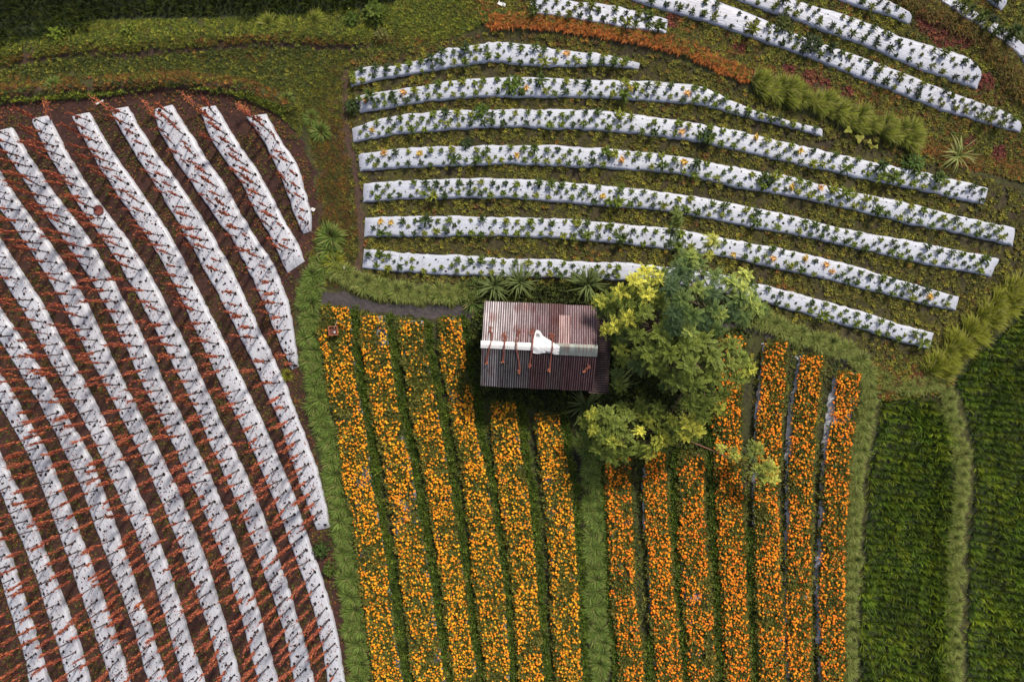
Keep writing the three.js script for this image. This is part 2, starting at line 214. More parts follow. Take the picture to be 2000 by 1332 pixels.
const POLY = {
  left: [[-300, 215], [0, 205], [60, 198], [150, 196], [250, 186], [345, 174], [420, 182], [490, 200], [545, 228], [585, 270], [612, 330], [622, 400], [622, 460], [605, 500], [585, 540], [575, 600], [582, 700], [605, 820], [640, 1000], [668, 1200], [685, 1332], [690, 1480], [-300, 1480]],
  middle: [[672, 120], [700, 115], [850, 85], [960, 62], [1100, 70], [1250, 95], [1400, 145], [1480, 190], [1640, 245], [1790, 295], [1900, 340], [2010, 380], [2200, 420], [2200, 480], [1990, 545], [1900, 620], [1840, 690], [1720, 700], [1600, 650], [1450, 590], [1300, 560], [1000, 555], [690, 545]],
  upper: [[930, -140], [2200, -140], [2200, 420], [2010, 360], [1900, 325], [1790, 285], [1640, 235], [1480, 170], [1400, 125], [1250, 75], [1100, 50], [955, 42], [900, 30]],
  mari: [[618, 575], [720, 590], [900, 605], [935, 640], [940, 780], [1110, 790], [1180, 870], [1400, 870], [1400, 650], [1480, 640], [1600, 680], [1690, 720], [1695, 800], [1675, 900], [1660, 1200], [1660, 1480], [705, 1480], [690, 1200], [660, 950], [625, 750]],
  yard: [[900, 550], [1480, 560], [1480, 640], [1400, 700], [1400, 880], [1180, 880], [1100, 800], [930, 780]],
  column: [[590, 215], [640, 110], [690, 110], [690, 300], [705, 470], [690, 550], [640, 560], [600, 510], [625, 440], [620, 330]],
};
paint(region, POLY.column, REG.column); paint(region, POLY.upper, REG.upper); paint(region, POLY.middle, REG.middle); paint(region, POLY.left, REG.leftSoil); paint(region, POLY.mari, REG.mari); paint(region, POLY.yard, REG.yard);
for (const r of RICE) paint(region, r, REG.rice);
paint(region, band([[-40, 140], [0, 133], [105, 111], [245, 106], [385, 96], [525, 86], [665, 92], [728, 89]], 8), REG.path);
paint(region, band([[676, 130], [674, 200], [678, 260], [694, 340], [702, 420], [704, 480], [690, 545]], 8), REG.path);
paint(region, band([[-40, 196], [60, 184], [150, 176], [300, 172], [420, 166], [480, 178]], 6), REG.path);  // ledge path, widened to paint the dark shadow line along it too
paint(region, band([[628, 580], [700, 594], [760, 603], [830, 609], [925, 614]], 12), REG.mud);
for (const [pts, off] of [[HEDGE.left.slice(3), -33], [HEDGE.right.slice(5), 27], [HEDGE.mid, 27], [HEDGE.mid, -27]]) { const c = curveOf(pts), q = []; for (let k = 0; k <= 24; k++) { const p = c.getPointAt(k / 24), t = c.getTangentAt(k / 24); q.push([p.x - t.y * off, p.y + t.x * off]); } paint(region, band(q, 10), REG.ditch); }
paint(region, band([[1410, 632], [1470, 640], [1540, 662], [1600, 682], [1680, 712]], 9), REG.mud);
const bedPoly = (b, grow = 0) => b.L.map((q) => [q[0] - grow, q[1]]).concat([...b.R].reverse().map((q) => [q[0] + grow, q[1]]));
for (const b of [...LB, ...UB, ...VB]) paint(covered, bedPoly(b), 1);
for (const b of MB) paint(covered, bedPoly(b, -1), 2);

const LX = 440, LY = 308, lie = new Float32Array(LX * LY);
{
  for (let j = 0; j < LY; j++) for (let i = 0; i < LX; i++) if (RICE.some((r) => inPoly(r, -100 + i * 5, -100 + j * 5))) lie[j * LX + i] = -0.3;
  const raise = (pts, w, h) => { const c = curveOf(pts), n = 160; for (let k = 0; k <= n; k++) { const p = c.getPointAt(k / n); for (let j = -8; j <= 8; j++) for (let i = -8; i <= 8; i++) { const x = Math.round((p.x + 100) / 5) + i, y = Math.round((p.y + 100) / 5) + j; if (x < 0 || y < 0 || x >= LX || y >= LY) continue; const d = Math.hypot(-100 + x * 5 - p.x, -100 + y * 5 - p.y), v = h * sstep(w, 0, d); if (v > lie[y * LX + x]) lie[y * LX + x] = v; } } };
  for (const k of ['left', 'top', 'right', 'mid', 'far']) raise(HEDGE[k], 30, 0.16);
  for (const k of ['diag', 'tall', 'dry', 'brown']) raise(HEDGE[k], 36, 0.3);
  raise([[-40, 108], [120, 92], [300, 82], [520, 70], [700, 70]], 34, 0.35); raise([[-40, 190], [60, 182], [150, 174], [340, 162], [480, 176], [570, 212]], 20, 0.5);
  for (let pass = 0; pass < 3; pass++) { const s = lie.slice(); for (let j = 1; j < LY - 1; j++) for (let i = 1; i < LX - 1; i++) { let a = 0; for (let y = -1; y <= 1; y++) for (let x = -1; x <= 1; x++) a += s[(j + y) * LX + i + x]; lie[j * LX + i] = a / 9; } }
}
function landPx(px, py) { const x = clamp((px + 100) / 5, 0, LX - 1.001), y = clamp((py + 100) / 5, 0, LY - 1.001), i = Math.floor(x), j = Math.floor(y), k = j * LX + i; return lerp(lerp(lie[k], lie[k + 1], x - i), lerp(lie[k + LX], lie[k + LX + 1], x - i), y - j); }
const land = (x, z) => landPx(x * 40 + 1000, z * 40 + 666) + 0.03 * (fbm(x * 1.3, z * 1.3, 2) - 0.5);
const onLand = (px, py) => { const h = landPx(px, py), p = P(px, py, h); p.y = land(p.x, p.z); return p; };

// ------------------------------------------------------------ ground: one sheet out to the horizon
{
  const TW = 2048, TH = 1364, data = new Uint8Array(TW * TH * 4), bump = new Uint8Array(TW * TH * 4);
  const base = [[0.040, 0.040, 0.014], [0.040, 0.0150, 0.0135], [0.038, 0.028, 0.017], [0.046, 0.040, 0.016], [0.036, 0.032, 0.016], [0.012, 0.017, 0.007], [0.066, 0.036, 0.030], [0.062, 0.054, 0.060], [0.030, 0.032, 0.012], [0.050, 0.030, 0.016], [0.016, 0.012, 0.011]];
  const second = [[0.060, 0.062, 0.016], [0.056, 0.023, 0.017], [0.060, 0.054, 0.017], [0.070, 0.056, 0.016], [0.050, 0.056, 0.014], [0.020, 0.030, 0.009], [0.080, 0.050, 0.032], [0.072, 0.062, 0.064], [0.042, 0.052, 0.013], [0.075, 0.048, 0.016], [0.026, 0.020, 0.016]];
  const enc = (x) => clamp(Math.round(255 * (x <= 0.0031308 ? 12.92 * x : 1.055 * Math.pow(x, 1 / 2.4) - 0.055)), 0, 255);
  for (let j = 0; j < TH; j++) for (let i = 0; i < TW; i++) {
    const px = -200 + (i + 0.5) / TW * 2400, py = -133 + (j + 0.5) / TH * 1598;
    const w1 = vnoise(px / 14, py / 14), w2 = vnoise(px / 14 + 50, py / 14 + 90), id = at(region, px + (w1 - 0.5) * 18, py + (w2 - 0.5) * 18);
    const big = fbm(px / 60, py / 60, 2), fine = fbm(px / 5, py / 5, 2), grit = hash2(i, j), m = clamp((big * 0.6 + fine * 0.7 - 0.45) * 2.2, 0, 1);
    const c = mix3(base[id], second[id], m), k = 0.62 + 0.5 * fine + 0.26 * grit, o = ((TH - 1 - j) * TW + i) * 4;
    data[o] = enc(c[0] * k); data[o + 1] = enc(c[1] * k); data[o + 2] = enc(c[2] * k); data[o + 3] = 255;
    bump[o] = bump[o + 1] = bump[o + 2] = clamp(255 * (0.65 * fine + 0.35 * grit), 0, 255); bump[o + 3] = 255;
  }
  const tex = (d, srgb) => { const t = new THREE.DataTexture(d, TW, TH); t.magFilter = THREE.LinearFilter; t.wrapS = t.wrapT = THREE.MirroredRepeatWrapping; if (srgb) t.colorSpace = THREE.SRGBColorSpace; t.needsUpdate = true; return t; };
  const xs = [], zs = [], steps = (a, half) => { for (let x = -half; x <= half + 1e-6; x += 0.25) a.push(x); for (let k = 1, x = half; k <= 12; k++) { x += 1.6 ** k * 0.8; a.push(x); a.unshift(-x); } };
  steps(xs, 27); steps(zs, 18.5);
  const pos = [], uv = [], idx = [], n = xs.length;
  zs.forEach((z) => xs.forEach((x) => { pos.push(x, land(x, z), z); uv.push((x + 30) / 60, 1 - (z + 19.975) / 39.95); }));
  for (let j = 0; j < zs.length - 1; j++) for (let i = 0; i < n - 1; i++) { const a = j * n + i; idx.push(a, a + n, a + 1, a + 1, a + n, a + n + 1); }
  const g = new THREE.BufferGeometry(); g.setAttribute('position', new THREE.Float32BufferAttribute(pos, 3)); g.setAttribute('uv', new THREE.Float32BufferAttribute(uv, 2)); g.setIndex(idx); g.computeVertexNormals();
  const m = shadow(new THREE.Mesh(g, std({ map: tex(data, true), bumpMap: tex(bump), bumpScale: 0.05, roughness: 0.95, side: THREE.FrontSide })));
  top(m, 'ground', 'dark earth and green ground under the terraced fields', 'ground', null, 'structure');
}

// ------------------------------------------------------------ plastic covered beds
function noiseTex(w, h, fn, srgb) {
  const d = new Uint8Array(w * h * 4);
  for (let j = 0; j < h; j++) for (let i = 0; i < w; i++) { const c = fn(i / w, j / h, i, j), o = (j * w + i) * 4; d[o] = clamp(c[0] * 255, 0, 255); d[o + 1] = clamp(c[1] * 255, 0, 255); d[o + 2] = clamp(c[2] * 255, 0, 255); d[o + 3] = 255; }
  const t = new THREE.DataTexture(d, w, h); t.magFilter = THREE.LinearFilter; t.wrapS = t.wrapT = THREE.MirroredRepeatWrapping; if (srgb) t.colorSpace = THREE.SRGBColorSpace; t.needsUpdate = true; return t;
}
// u runs along the bed (10 m), v across it (2.5 m)
const plasticMap = (dirt) => noiseTex(2048, 512, (u, v, i, j) => {
  const blot = fbm(u * 26, v * 8, 3), streak = fbm(u * 14, v * 60, 2), spot = fbm(u * 160, v * 42, 2), d = clamp((blot - 0.5) * 2.2, 0, 1) * dirt + clamp((spot - 0.66) * 6, 0, 1) * dirt * 0.9, k = 0.93 - 0.10 * Math.abs(streak - 0.5) * 2;
  return mul3(mix3([0.885, 0.895, 0.925], [0.50, 0.47, 0.46], clamp(d, 0, 0.85)), k);
}, true);
const plasticBump = noiseTex(2048, 512, (u, v) => { const a = fbm(u * 18, v * 44, 3), b = fbm(u * 60, v * 16, 2); const x = 0.6 * (1 - Math.abs(a - 0.5) * 3) + 0.4 * b; return [x, x, x]; });
const plastic = (dirt, c) => std({ map: plasticMap(dirt), bumpMap: plasticBump, bumpScale: 0.012, roughness: 0.46, color: new THREE.Color(...c) });
M.plasticMid = plastic(0.2, [0.81, 0.85, 0.97]); M.plasticLeft = plastic(0.24, [0.86, 0.88, 0.96]); M.plasticUp = plastic(0.25, [0.76, 0.79, 0.92]); M.plasticStrip = plastic(0.6, [0.88, 0.88, 0.9]); M.plasticOld = plastic(0.8, [0.46, 0.47, 0.55]);

const PROFILE = [[0, -0.03], [0.025, 0.13], [0.075, 0.19], [0.16, 0.215], [0.3, 0.225], [0.5, 0.235], [0.7, 0.225], [0.84, 0.215], [0.925, 0.19], [0.975, 0.13], [1, -0.03]];
const profileY = (u) => { u = clamp(u, 0, 1); for (let k = 1; k < PROFILE.length; k++) if (u <= PROFILE[k][0]) return lerp(PROFILE[k - 1][1], PROFILE[k][1], (u - PROFILE[k - 1][0]) / (PROFILE[k][0] - PROFILE[k - 1][0])); return 0; };
let bedSeed = 1;
function bedShape(b, height = 1, h0 = 0.03) {
  const ext = (a) => { a = a.map((q) => [...q]); const e = (p, q) => { const d = Math.hypot(p[0] - q[0], p[1] - q[1]); return [p[0] + (p[0] - q[0]) / d * 70, p[1] + (p[1] - q[1]) / d * 70]; }; if (b.start) a.unshift(e(a[0], a[1])); if (b.end) a.push(e(a[a.length - 1], a[a.length - 2])); return a; };
  const even = (a) => { let q = curveOf(ext(a)).getSpacedPoints(70); for (let k = 0; k < (b.smooth ?? 3); k++) q = q.map((v, i) => i && i < 70 ? new THREE.Vector3().addVectors(q[i - 1], q[i + 1]).multiplyScalar(0.25).addScaledVector(v, 0.5) : v); return new THREE.CatmullRomCurve3(q, false, 'centripetal'); };
  const L = even(b.L), R = even(b.R), len = (L.getLength() + R.getLength()) / 80, seed = bedSeed++ * 7.3;
  const pt = (t, u) => {
    const l = L.getPointAt(clamp(t, 0, 1)), r = R.getPointAt(clamp(t, 0, 1)), m = t * len;
    const jl = (vnoise(m * 1.1, seed) - 0.5) * 2.2 + (vnoise(m * 5, seed + 3) - 0.5) * 3.4, jr = (vnoise(m * 1.1, seed + 40) - 0.5) * 2.2 + (vnoise(m * 5, seed + 43) - 0.5) * 3.4, w = Math.hypot(r.x - l.x, r.y - l.y), uu = u + (jl * (1 - u) + jr * u) / w;
    const px = lerp(l.x, r.x, uu), py = lerp(l.y, r.y, uu), tap = (b.start ? 1 : sstep(-0.02, 0.3, m)) * (b.end ? 1 : sstep(-0.02, 0.3, len - m));
    const y0 = landPx(px, py), p = P(px, py, y0 + h0);
    p.y = y0 + profileY(u) * height * (0.15 + 0.85 * tap) + (0.02 * (fbm(m * 0.7, u * 2 + seed, 2) - 0.5) + 0.008 * (vnoise(m * 5, u * 6 + seed) - 0.5)) * sstep(0, 0.1, u) * sstep(1, 0.9, u);
    return p;
  };
  return { pt, len };
}
function bedMesh(shape, u0 = 0, u1 = 1, t1 = 1) {
  const n = Math.max(4, Math.ceil(shape.len * t1 / 0.22)), us = [...PROFILE.map((q) => q[0])], pos = [], uv = [], idx = [], off = rnd() * 6, w = us.length;
  for (let k = 0; k <= n; k++) { const t = k / n * t1; for (const u of us) { const p = shape.pt(t, lerp(u0, u1, u)); pos.push(p.x, p.y, p.z); uv.push((t * shape.len + off) / 10, (u * 1.1 + off) / 2.5); } }
  for (let k = 0; k < n; k++) for (let j = 0; j < w - 1; j++) { const a = k * w + j; idx.push(a, a + w, a + 1, a + 1, a + w, a + w + 1); }
  const g = new THREE.BufferGeometry(); g.setAttribute('position', new THREE.Float32BufferAttribute(pos, 3)); g.setAttribute('uv', new THREE.Float32BufferAttribute(uv, 2)); g.setIndex(idx); g.computeVertexNormals();
  const nn = g.attributes.normal; let up = 0; for (let k = 0; k < nn.count; k++) up += nn.getY(k); if (up < 0) { for (let k = 0; k < idx.length; k += 3) { const t = idx[k + 1]; idx[k + 1] = idx[k + 2]; idx[k + 2] = t; } g.setIndex(idx); g.computeVertexNormals(); }
  return g;
}
function holeGeo() { const g = new Geo(), c = g.v(0, 0.022, 0, [1, 1, 1]); const ring = []; for (let k = 0; k < 9; k++) { const a = k / 9 * 2 * Math.PI, r = rr(0.8, 1.15); ring.push(g.v(Math.cos(a) * r, -0.02, Math.sin(a) * r, [1, 1, 1])); } for (let k = 0; k < 9; k++) g.tri(c, ring[(k + 1) % 9], ring[k]); return g.build(); }
reseed(77);
const HOLE = holeGeo();
const FLAKE = (() => { const g = new Geo(); g.leaf([-0.5, 0.02, 0], [1, 0.03, 0], [0, 0, 1], 1, 0.26, [1, 1, 1], [1, 1, 1], 0.03); return g.build(); })();
M.tinted = std({ roughness: 0.95 });

const nth = (n) => n + (n % 100 > 10 && n % 100 < 14 ? 'th' : ['th', 'st', 'nd', 'rd'][n % 10] || 'th'), inFrame = (p) => { const k = 40 * HC / (HC - p.y), x = 1000 + p.x * k, y = 666 + p.z * k; return x > 0 && x < 2000 && y > 0 && y < 1332; };
const ORD = ['first', 'second', 'third', 'fourth', 'fifth', 'sixth', 'seventh', 'eighth', 'ninth', 'tenth', 'eleventh', 'twelfth', 'thirteenth'];
// -- the field on the left: dead staked plants
function stakedPlant(kind) {
  const stake = new Geo(), dry = new Geo(), dk = [0.030, 0.019, 0.018], md = [0.16, 0.062, 0.045];
  const top_ = rr(2.1, 2.5), lean = rr(-0.10, 0.10), lz = rr(-0.10, 0.10);
  stake.rod([[0, -0.05, 0, 0.021], [lean * 0.5, top_ * 0.5, lz * 0.5, 0.02], [lean, top_, lz, 0.015]], dk, md, 5);
  stake.rod([[0.05, -0.05, 0.03, 0.014], [0.04 + lean * 0.3, 0.5, -0.02, 0.013], [lean * 0.5 + 0.03, 1.1, lz * 0.5, 0.010]], [0.024, 0.015, 0.015], [0.08, 0.035, 0.03], 4);
  const dens = [1, 0.75, 0.5, 0.25][kind], red = [[0.50, 0.125, 0.05], [0.42, 0.09, 0.05], [0.32, 0.075, 0.055], [0.62, 0.20, 0.075]];
  for (let k = 0; k < 62 * dens + 10; k++) {
    const f = Math.pow(rnd(), 0.8), y = lerp(0.85, top_ * 0.99, f), az = rr(0, 6.28), len = rr(0.16, 0.42), x0 = lean * y / top_, z0 = lz * y / top_, e = rr(1.05, 1.5), c = mul3(pick(red), rr(0.7, 1.2));
    const x1 = x0 + Math.cos(az) * Math.cos(e) * len, y1 = y + Math.sin(e) * len, z1 = z0 + Math.sin(az) * Math.cos(e) * len;
    dry.rod([[x0, y, z0, 0.012], [x1, y1, z1, 0.006]], md, c, 3);
    for (let q = 0; q < 4; q++) { const t = rr(0.2, 1), a2 = rr(0, 6.28), dn = rr(-1.6, -0.4), d = [Math.cos(a2) * 0.4, dn, Math.sin(a2) * 0.4], s = [-Math.sin(a2), 0, Math.cos(a2)]; dry.leaf([lerp(x0, x1, t), lerp(y, y1, t), lerp(z0, z1, t)], d, s, rr(0.06, 0.16), rr(0.012, 0.028), mul3(c, 0.75), mul3(c, rr(0.8, 1.3)), rr(-0.1, 0.1)); }
  }
  for (let k = 0; k < 9; k++) { const y = rr(0.12, 0.85), az = rr(0, 6.28), len = rr(0.08, 0.22); dry.rod([[0, y, 0, 0.009], [Math.cos(az) * len, y + 0.06, Math.sin(az) * len, 0.004]], dk, md, 3); }
  return [stake.build(), dry.build()];
}
reseed(901);
const stakeKinds = [0, 1, 2, 3, 1, 0].map(stakedPlant);
const stakeProtos = stakeKinds.map(([s, d]) => { const g = new THREE.Group(); part('stake', s, M.dry, g); part('dry_foliage', d, M.dry, g); return g; });
const stakeRest = [];
LB.forEach((b, n) => {
  reseed(1000 + n * 31); b.smooth = 14;
  const shape = bedShape(b), where = n === 0 ? 'short white plastic bed at the right end of the dead field' : n === 12 ? 'white plastic bed in the lower left corner of the photo' : `${ORD[n]} white plastic bed in from the hedge in the dead field`;
  const g = top(new THREE.Group(), 'mulched_bed', where + ', dotted with planting holes', 'planting bed', null);
  part('plastic_sheet', bedMesh(shape), M.plasticLeft, g);
  const holes = [], flakes = [], pitch = 0.6, rows = Math.floor(shape.len / pitch), seen = [0, 0];
  for (let k = 0; k < rows; k++) for (const side of [0, 1]) {
    const t = (k + 0.4 + side * 0.45 + rr(-0.08, 0.08)) * pitch / shape.len, u = (side ? 0.74 : 0.3) + rr(-0.04, 0.04); if (t > 0.995 || t < 0.005) continue;
    const p = shape.pt(t, u); if (side === 0 && t * shape.len > 1) { const m = shape.pt(t + 0.27 / shape.len, rr(0.46, 0.56)); if (rnd() < 0.6) holes.push({ x: m.x, y: m.y, z: m.z, ry: rr(0, 6), s: rr(0.06, 0.1), c: [0.7, 0.55, 0.55] }); }
    holes.push({ x: p.x, y: p.y, z: p.z, ry: rr(0, 6), s: rr(0.08, 0.115), c: pick([[0.8, 0.65, 0.65], [0.6, 0.5, 0.5], [1.1, 0.75, 0.7]]) });
    if (rnd() > (side ? 0.94 : 0.55)) continue;
    const sparse = n < 4 ? 0.8 : 1, q = { x: p.x, y: p.y, z: p.z, ry: rr(0, 6.28), s: rr(0.78, 1.08) * (side ? 1 : 0.85), sy: rr(0.9, 1.05) * sparse, rx: rr(-0.11, 0.11), rz: rr(-0.09, 0.11) }, wx = sstep(-14, -9, p.x) * sstep(-6, 4, p.z); q.rz += 0.2 * wx; q.rx += 0.12 * wx; if (!inFrame(p)) continue;
    if (n < 5 && rnd() < 0.5 * sstep(2, -8, p.z)) q.s *= 0.72;
    if (n >= 8) {
      const o = pick(stakeProtos).clone(); o.position.set(q.x, q.y, q.z); o.rotation.set(q.rx, q.ry, q.rz, 'XZY'); o.scale.set(q.s, q.s * q.sy, q.s);
top(o, 'staked_plant', `dead staked plant, ${nth(++seen[side])} from top, ${side ? 'right' : 'left'} row, ${n === 12 ? 'bed in lower left corner' : ORD[n] + ' bed from the hedge'}`, 'staked plant', 'dead staked plants of the left field');
    } else stakeRest.push(q);
  }
  for (let k = 0; k < shape.len * 22; k++) { const p = shape.pt(rnd(), rr(0.08, 0.92)); flakes.push({ x: p.x, y: p.y + 0.004, z: p.z, ry: rr(0, 6.28), s: rr(0.03, 0.13), c: pick([[0.05, 0.03, 0.03], [0.03, 0.025, 0.03], [0.22, 0.06, 0.05], [0.30, 0.10, 0.07], [0.10, 0.05, 0.05]]) }); }
  const hm = copies(HOLE, M.soil, holes); hm.name = 'planting_holes'; hm.userData.kind = 'stuff'; g.add(hm);
  const fm = copies(FLAKE, M.tinted, flakes); fm.name = 'dry_scraps'; fm.userData.kind = 'stuff'; g.add(fm);
});
{
  // the rest of the staked plants, past the three hundred kept one by one
  const im = copies(mergeGeometries([stakeKinds[1][0], stakeKinds[1][1]]), M.dry, stakeRest);
  top(im, 'staked_plants', 'dead red-brown staked plants on the eight beds nearest the hedge', 'staked plants', null, 'stuff');
}

// -- the middle and upper fields: young leafy plants
function leafyPlant(n, tall, len, w) {
  const g = new Geo(), skew = rr(0, 6.28);
  for (let k = 0; k < n; k++) {
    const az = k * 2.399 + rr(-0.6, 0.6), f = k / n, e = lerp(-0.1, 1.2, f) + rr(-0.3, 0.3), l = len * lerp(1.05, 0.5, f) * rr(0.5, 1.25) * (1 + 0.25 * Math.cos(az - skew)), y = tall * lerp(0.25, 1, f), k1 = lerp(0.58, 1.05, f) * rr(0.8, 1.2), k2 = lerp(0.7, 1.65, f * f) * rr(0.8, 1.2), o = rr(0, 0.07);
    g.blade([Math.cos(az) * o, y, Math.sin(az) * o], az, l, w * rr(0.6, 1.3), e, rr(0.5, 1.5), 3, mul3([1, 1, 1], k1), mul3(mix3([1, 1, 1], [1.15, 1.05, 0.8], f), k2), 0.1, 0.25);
  }
  g.rod([[0, -0.04, 0, 0.012], [0, tall * 0.9, 0, 0.007]], [0.6, 0.6, 0.5], [0.8, 0.8, 0.6], 4);
  return g.build();
}
reseed(333);
const PLANTS = [[24, 0.24, 0.27, 0.06], [30, 0.32, 0.3, 0.055], [18, 0.2, 0.25, 0.07], [36, 0.38, 0.31, 0.06], [14, 0.16, 0.2, 0.08], [27, 0.28, 0.34, 0.05], [22, 0.22, 0.22, 0.075]].map((q) => leafyPlant(...q));
const GREENS = [[0.105, 0.155, 0.028], [0.075, 0.120, 0.028], [0.145, 0.200, 0.028], [0.052, 0.085, 0.030], [0.20, 0.235, 0.034]], YELLOWS = [[0.62, 0.42, 0.10], [0.55, 0.40, 0.09], [0.66, 0.40, 0.16]];
const greenMats = GREENS.map((c) => leafMat({ color: new THREE.Color(...c) })), yellowMats = YELLOWS.map((c) => leafMat({ color: new THREE.Color(...c) }));
const YELLOW_AT = [[722, 200], [795, 183], [868, 145], [1032, 176], [1340, 186], [1225, 180], [748, 297], [818, 313], [998, 311], [1206, 318], [1343, 314], [1335, 258], [1476, 264], [1562, 307], [1182, 390], [738, 430], [761, 430], [1434, 494], [1501, 508], [1573, 500], [1600, 520], [1616, 530], [1545, 372], [1608, 365], [1687, 607], [1811, 590], [735, 252], [1246, 112], [1100, 116]];
const plantRest = [];
function plantBed(b, n, set, where, single, mat, sc) {
  reseed(5000 + n * 57 + set * 999);
  const shape = bedShape(b), g = top(new THREE.Group(), 'mulched_bed', where, 'planting bed', null);
  part('plastic_sheet', bedMesh(shape), mat, g);
  const holes = [], flakes = [], pitch = 0.56, rows = Math.floor(shape.len / pitch), seen = [0, 0, 0];
  for (let k = 0; k < rows; k++) for (const row of [0, 1, 2]) {
    const t = (k + 0.35 + (row === 1 ? 0.5 : 0) + rr(-0.11, 0.11)) * pitch / shape.len, u = [0.26, 0.55, 0.83][row] + rr(-0.07, 0.07); if (t > 0.99 || t < 0.008) continue;
    const p = shape.pt(t, u), px = 1000 + p.x * 40, py = 666 + p.z * 40, w = shape.pt(t, 0).distanceTo(shape.pt(t, 1)); if (w < 0.75 && row === 1) continue;
    holes.push({ x: p.x, y: p.y, z: p.z, ry: rr(0, 6), s: rr(0.045, 0.075) });
    const small = row === 1, size = (small ? rr(0.28, 0.7) : rnd() < 0.09 ? rr(1.1, 1.5) : rnd() < 0.15 ? rr(0.35, 0.65) : rr(0.62, 1.0)) * sc; if (rnd() < (small ? 0.16 : 0.05)) continue;
    const yi = YELLOW_AT.findIndex((q) => set === 0 && Math.hypot(q[0] - px, q[1] - py) < 12), q = { x: p.x, y: p.y - 0.01, z: p.z, ry: rr(0, 6.28), s: size, rx: rr(-0.15, 0.15), rz: rr(-0.15, 0.15), c: mul3(pick(GREENS), set ? 0.6 : 1) };
    if (!inFrame(p)) continue;
    const spot = `${nth(++seen[row])} from left, ${['upper', 'middle', 'lower'][row]} row`;
    if (yi >= 0 || (single && set === 0)) {
      if (yi >= 0) YELLOW_AT.splice(yi, 1);
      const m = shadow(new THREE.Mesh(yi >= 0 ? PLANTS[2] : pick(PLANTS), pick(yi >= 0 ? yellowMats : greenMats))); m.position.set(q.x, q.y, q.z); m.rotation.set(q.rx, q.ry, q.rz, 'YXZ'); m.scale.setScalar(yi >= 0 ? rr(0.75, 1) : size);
      if (yi >= 0) top(m, 'yellowed_plant', `yellowed plant, ${spot}, ${single ? 'white bed ' + (n === 6 ? 'nearest' : 'second') + ' above the hut' : ORD[n] + ' white bed of middle field'}`, 'plant', 'yellowed plants on the white beds');
      else top(m, 'leafy_plant', `${size < 0.62 ? 'small' : size > 1.1 ? 'large' : 'green'} leafy plant, ${spot}, white bed ${n === 6 ? 'nearest' : 'second'} above the hut`, 'plant', 'green plants on the two beds above the hut');
    } else plantRest.push(q);
  }
  for (let k = 0; k < shape.len * 5; k++) { const p = shape.pt(rnd(), rr(0.05, 0.95)); flakes.push({ x: p.x, y: p.y + 0.004, z: p.z, ry: rr(0, 6.28), s: rr(0.03, 0.10), c: pick([[0.05, 0.05, 0.03], [0.03, 0.04, 0.03], [0.3, 0.24, 0.12], [0.08, 0.07, 0.06]]) }); }
  const hm = copies(HOLE, M.soil, holes); hm.name = 'planting_holes'; hm.userData.kind = 'stuff'; g.add(hm);
  const fm = copies(FLAKE, M.tinted, flakes); fm.name = 'dry_scraps'; fm.userData.kind = 'stuff'; g.add(fm);
}
UB.forEach((b, n) => plantBed(b, n, 0, n === 6 ? 'white plastic bed with leafy plants, nearest above the hut' : n === 5 ? 'white plastic bed with leafy plants, second above the hut' : n === 0 ? 'short kinked white plastic bed with leafy plants at the top of the middle field' : `${ORD[n]} white plastic bed with leafy plants from the top of the middle field`, n === 6 ? 'white bed nearest above the hut' : n === 5 ? 'white bed second above the hut' : '', M.plasticMid, 1));
['short white plastic bed above the strip of orange dead grass', 'longest white plastic bed of the upper right terrace, above the tall grass', 'broad white plastic bed second up on the upper right terrace', 'white plastic bed ending at red weeds near the top edge', 'overgrown white plastic bed beyond the brown bank in the top right corner', 'tip of a white plastic bed at the top edge in the right corner'].forEach((label, n) => plantBed(VB[n], n, 1, label, '', M.plasticUp, n > 3 ? 1.25 : 1));
{
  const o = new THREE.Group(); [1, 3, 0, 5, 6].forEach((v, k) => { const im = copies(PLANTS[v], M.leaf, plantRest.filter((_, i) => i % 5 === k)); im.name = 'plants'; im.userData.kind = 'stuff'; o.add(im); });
  top(o, 'leafy_plants', 'dark green leafy plants on the other white beds of the middle and upper fields', 'plants', null, 'stuff');
}

// -- marigold beds
function clumpGeo(n, r, w) { const g = new Geo(); for (let k = 0; k < n; k++) { const az = rr(0, 6.28), e = rr(-0.1, 1.3), ro = r * rr(0.1, 0.6), d = [Math.cos(az) * Math.cos(e), Math.sin(e), Math.sin(az) * Math.cos(e)], s = [-Math.sin(az), rr(-0.5, 0.5), Math.cos(az)], k1 = rr(0.6, 1.25); g.leaf([d[0] * ro, d[1] * ro + rr(-0.04, 0.06), d[2] * ro], d, s, r * rr(0.5, 0.85), w * rr(0.7, 1.3), mul3([1, 1, 1], k1 * 0.75), mul3([1.1, 1.08, 0.9], k1 * 1.15), rr(-0.1, 0.2)); } return g.build(); }
reseed(4242);
const CLUMP = clumpGeo(30, 0.24, 0.026), LEAFY = clumpGeo(26, 0.22, 0.04);
const FLOWER = (() => { const g = new THREE.IcosahedronGeometry(1, 1), p = g.attributes.position; for (let k = 0; k < p.count; k++) { const v = new THREE.Vector3().fromBufferAttribute(p, k), f = 0.86 + 0.28 * hash2(Math.round(v.x * 900), Math.round(v.y * 900 + v.z * 77)); p.setXYZ(k, v.x * f, v.y * 0.62 * f, v.z * f); } g.computeVertexNormals(); return g; })();
const ORANGES = [[0.88, 0.39, 0.012], [0.86, 0.34, 0.009], [0.86, 0.28, 0.007], [0.90, 0.47, 0.016], [0.78, 0.24, 0.006]], ORANGES2 = [[0.86, 0.28, 0.008], [0.84, 0.23, 0.006], [0.88, 0.34, 0.010], [0.78, 0.18, 0.006]];
const MLEAF = [[0.140, 0.160, 0.036], [0.18, 0.185, 0.040], [0.100, 0.125, 0.036], [0.21, 0.200, 0.050]];
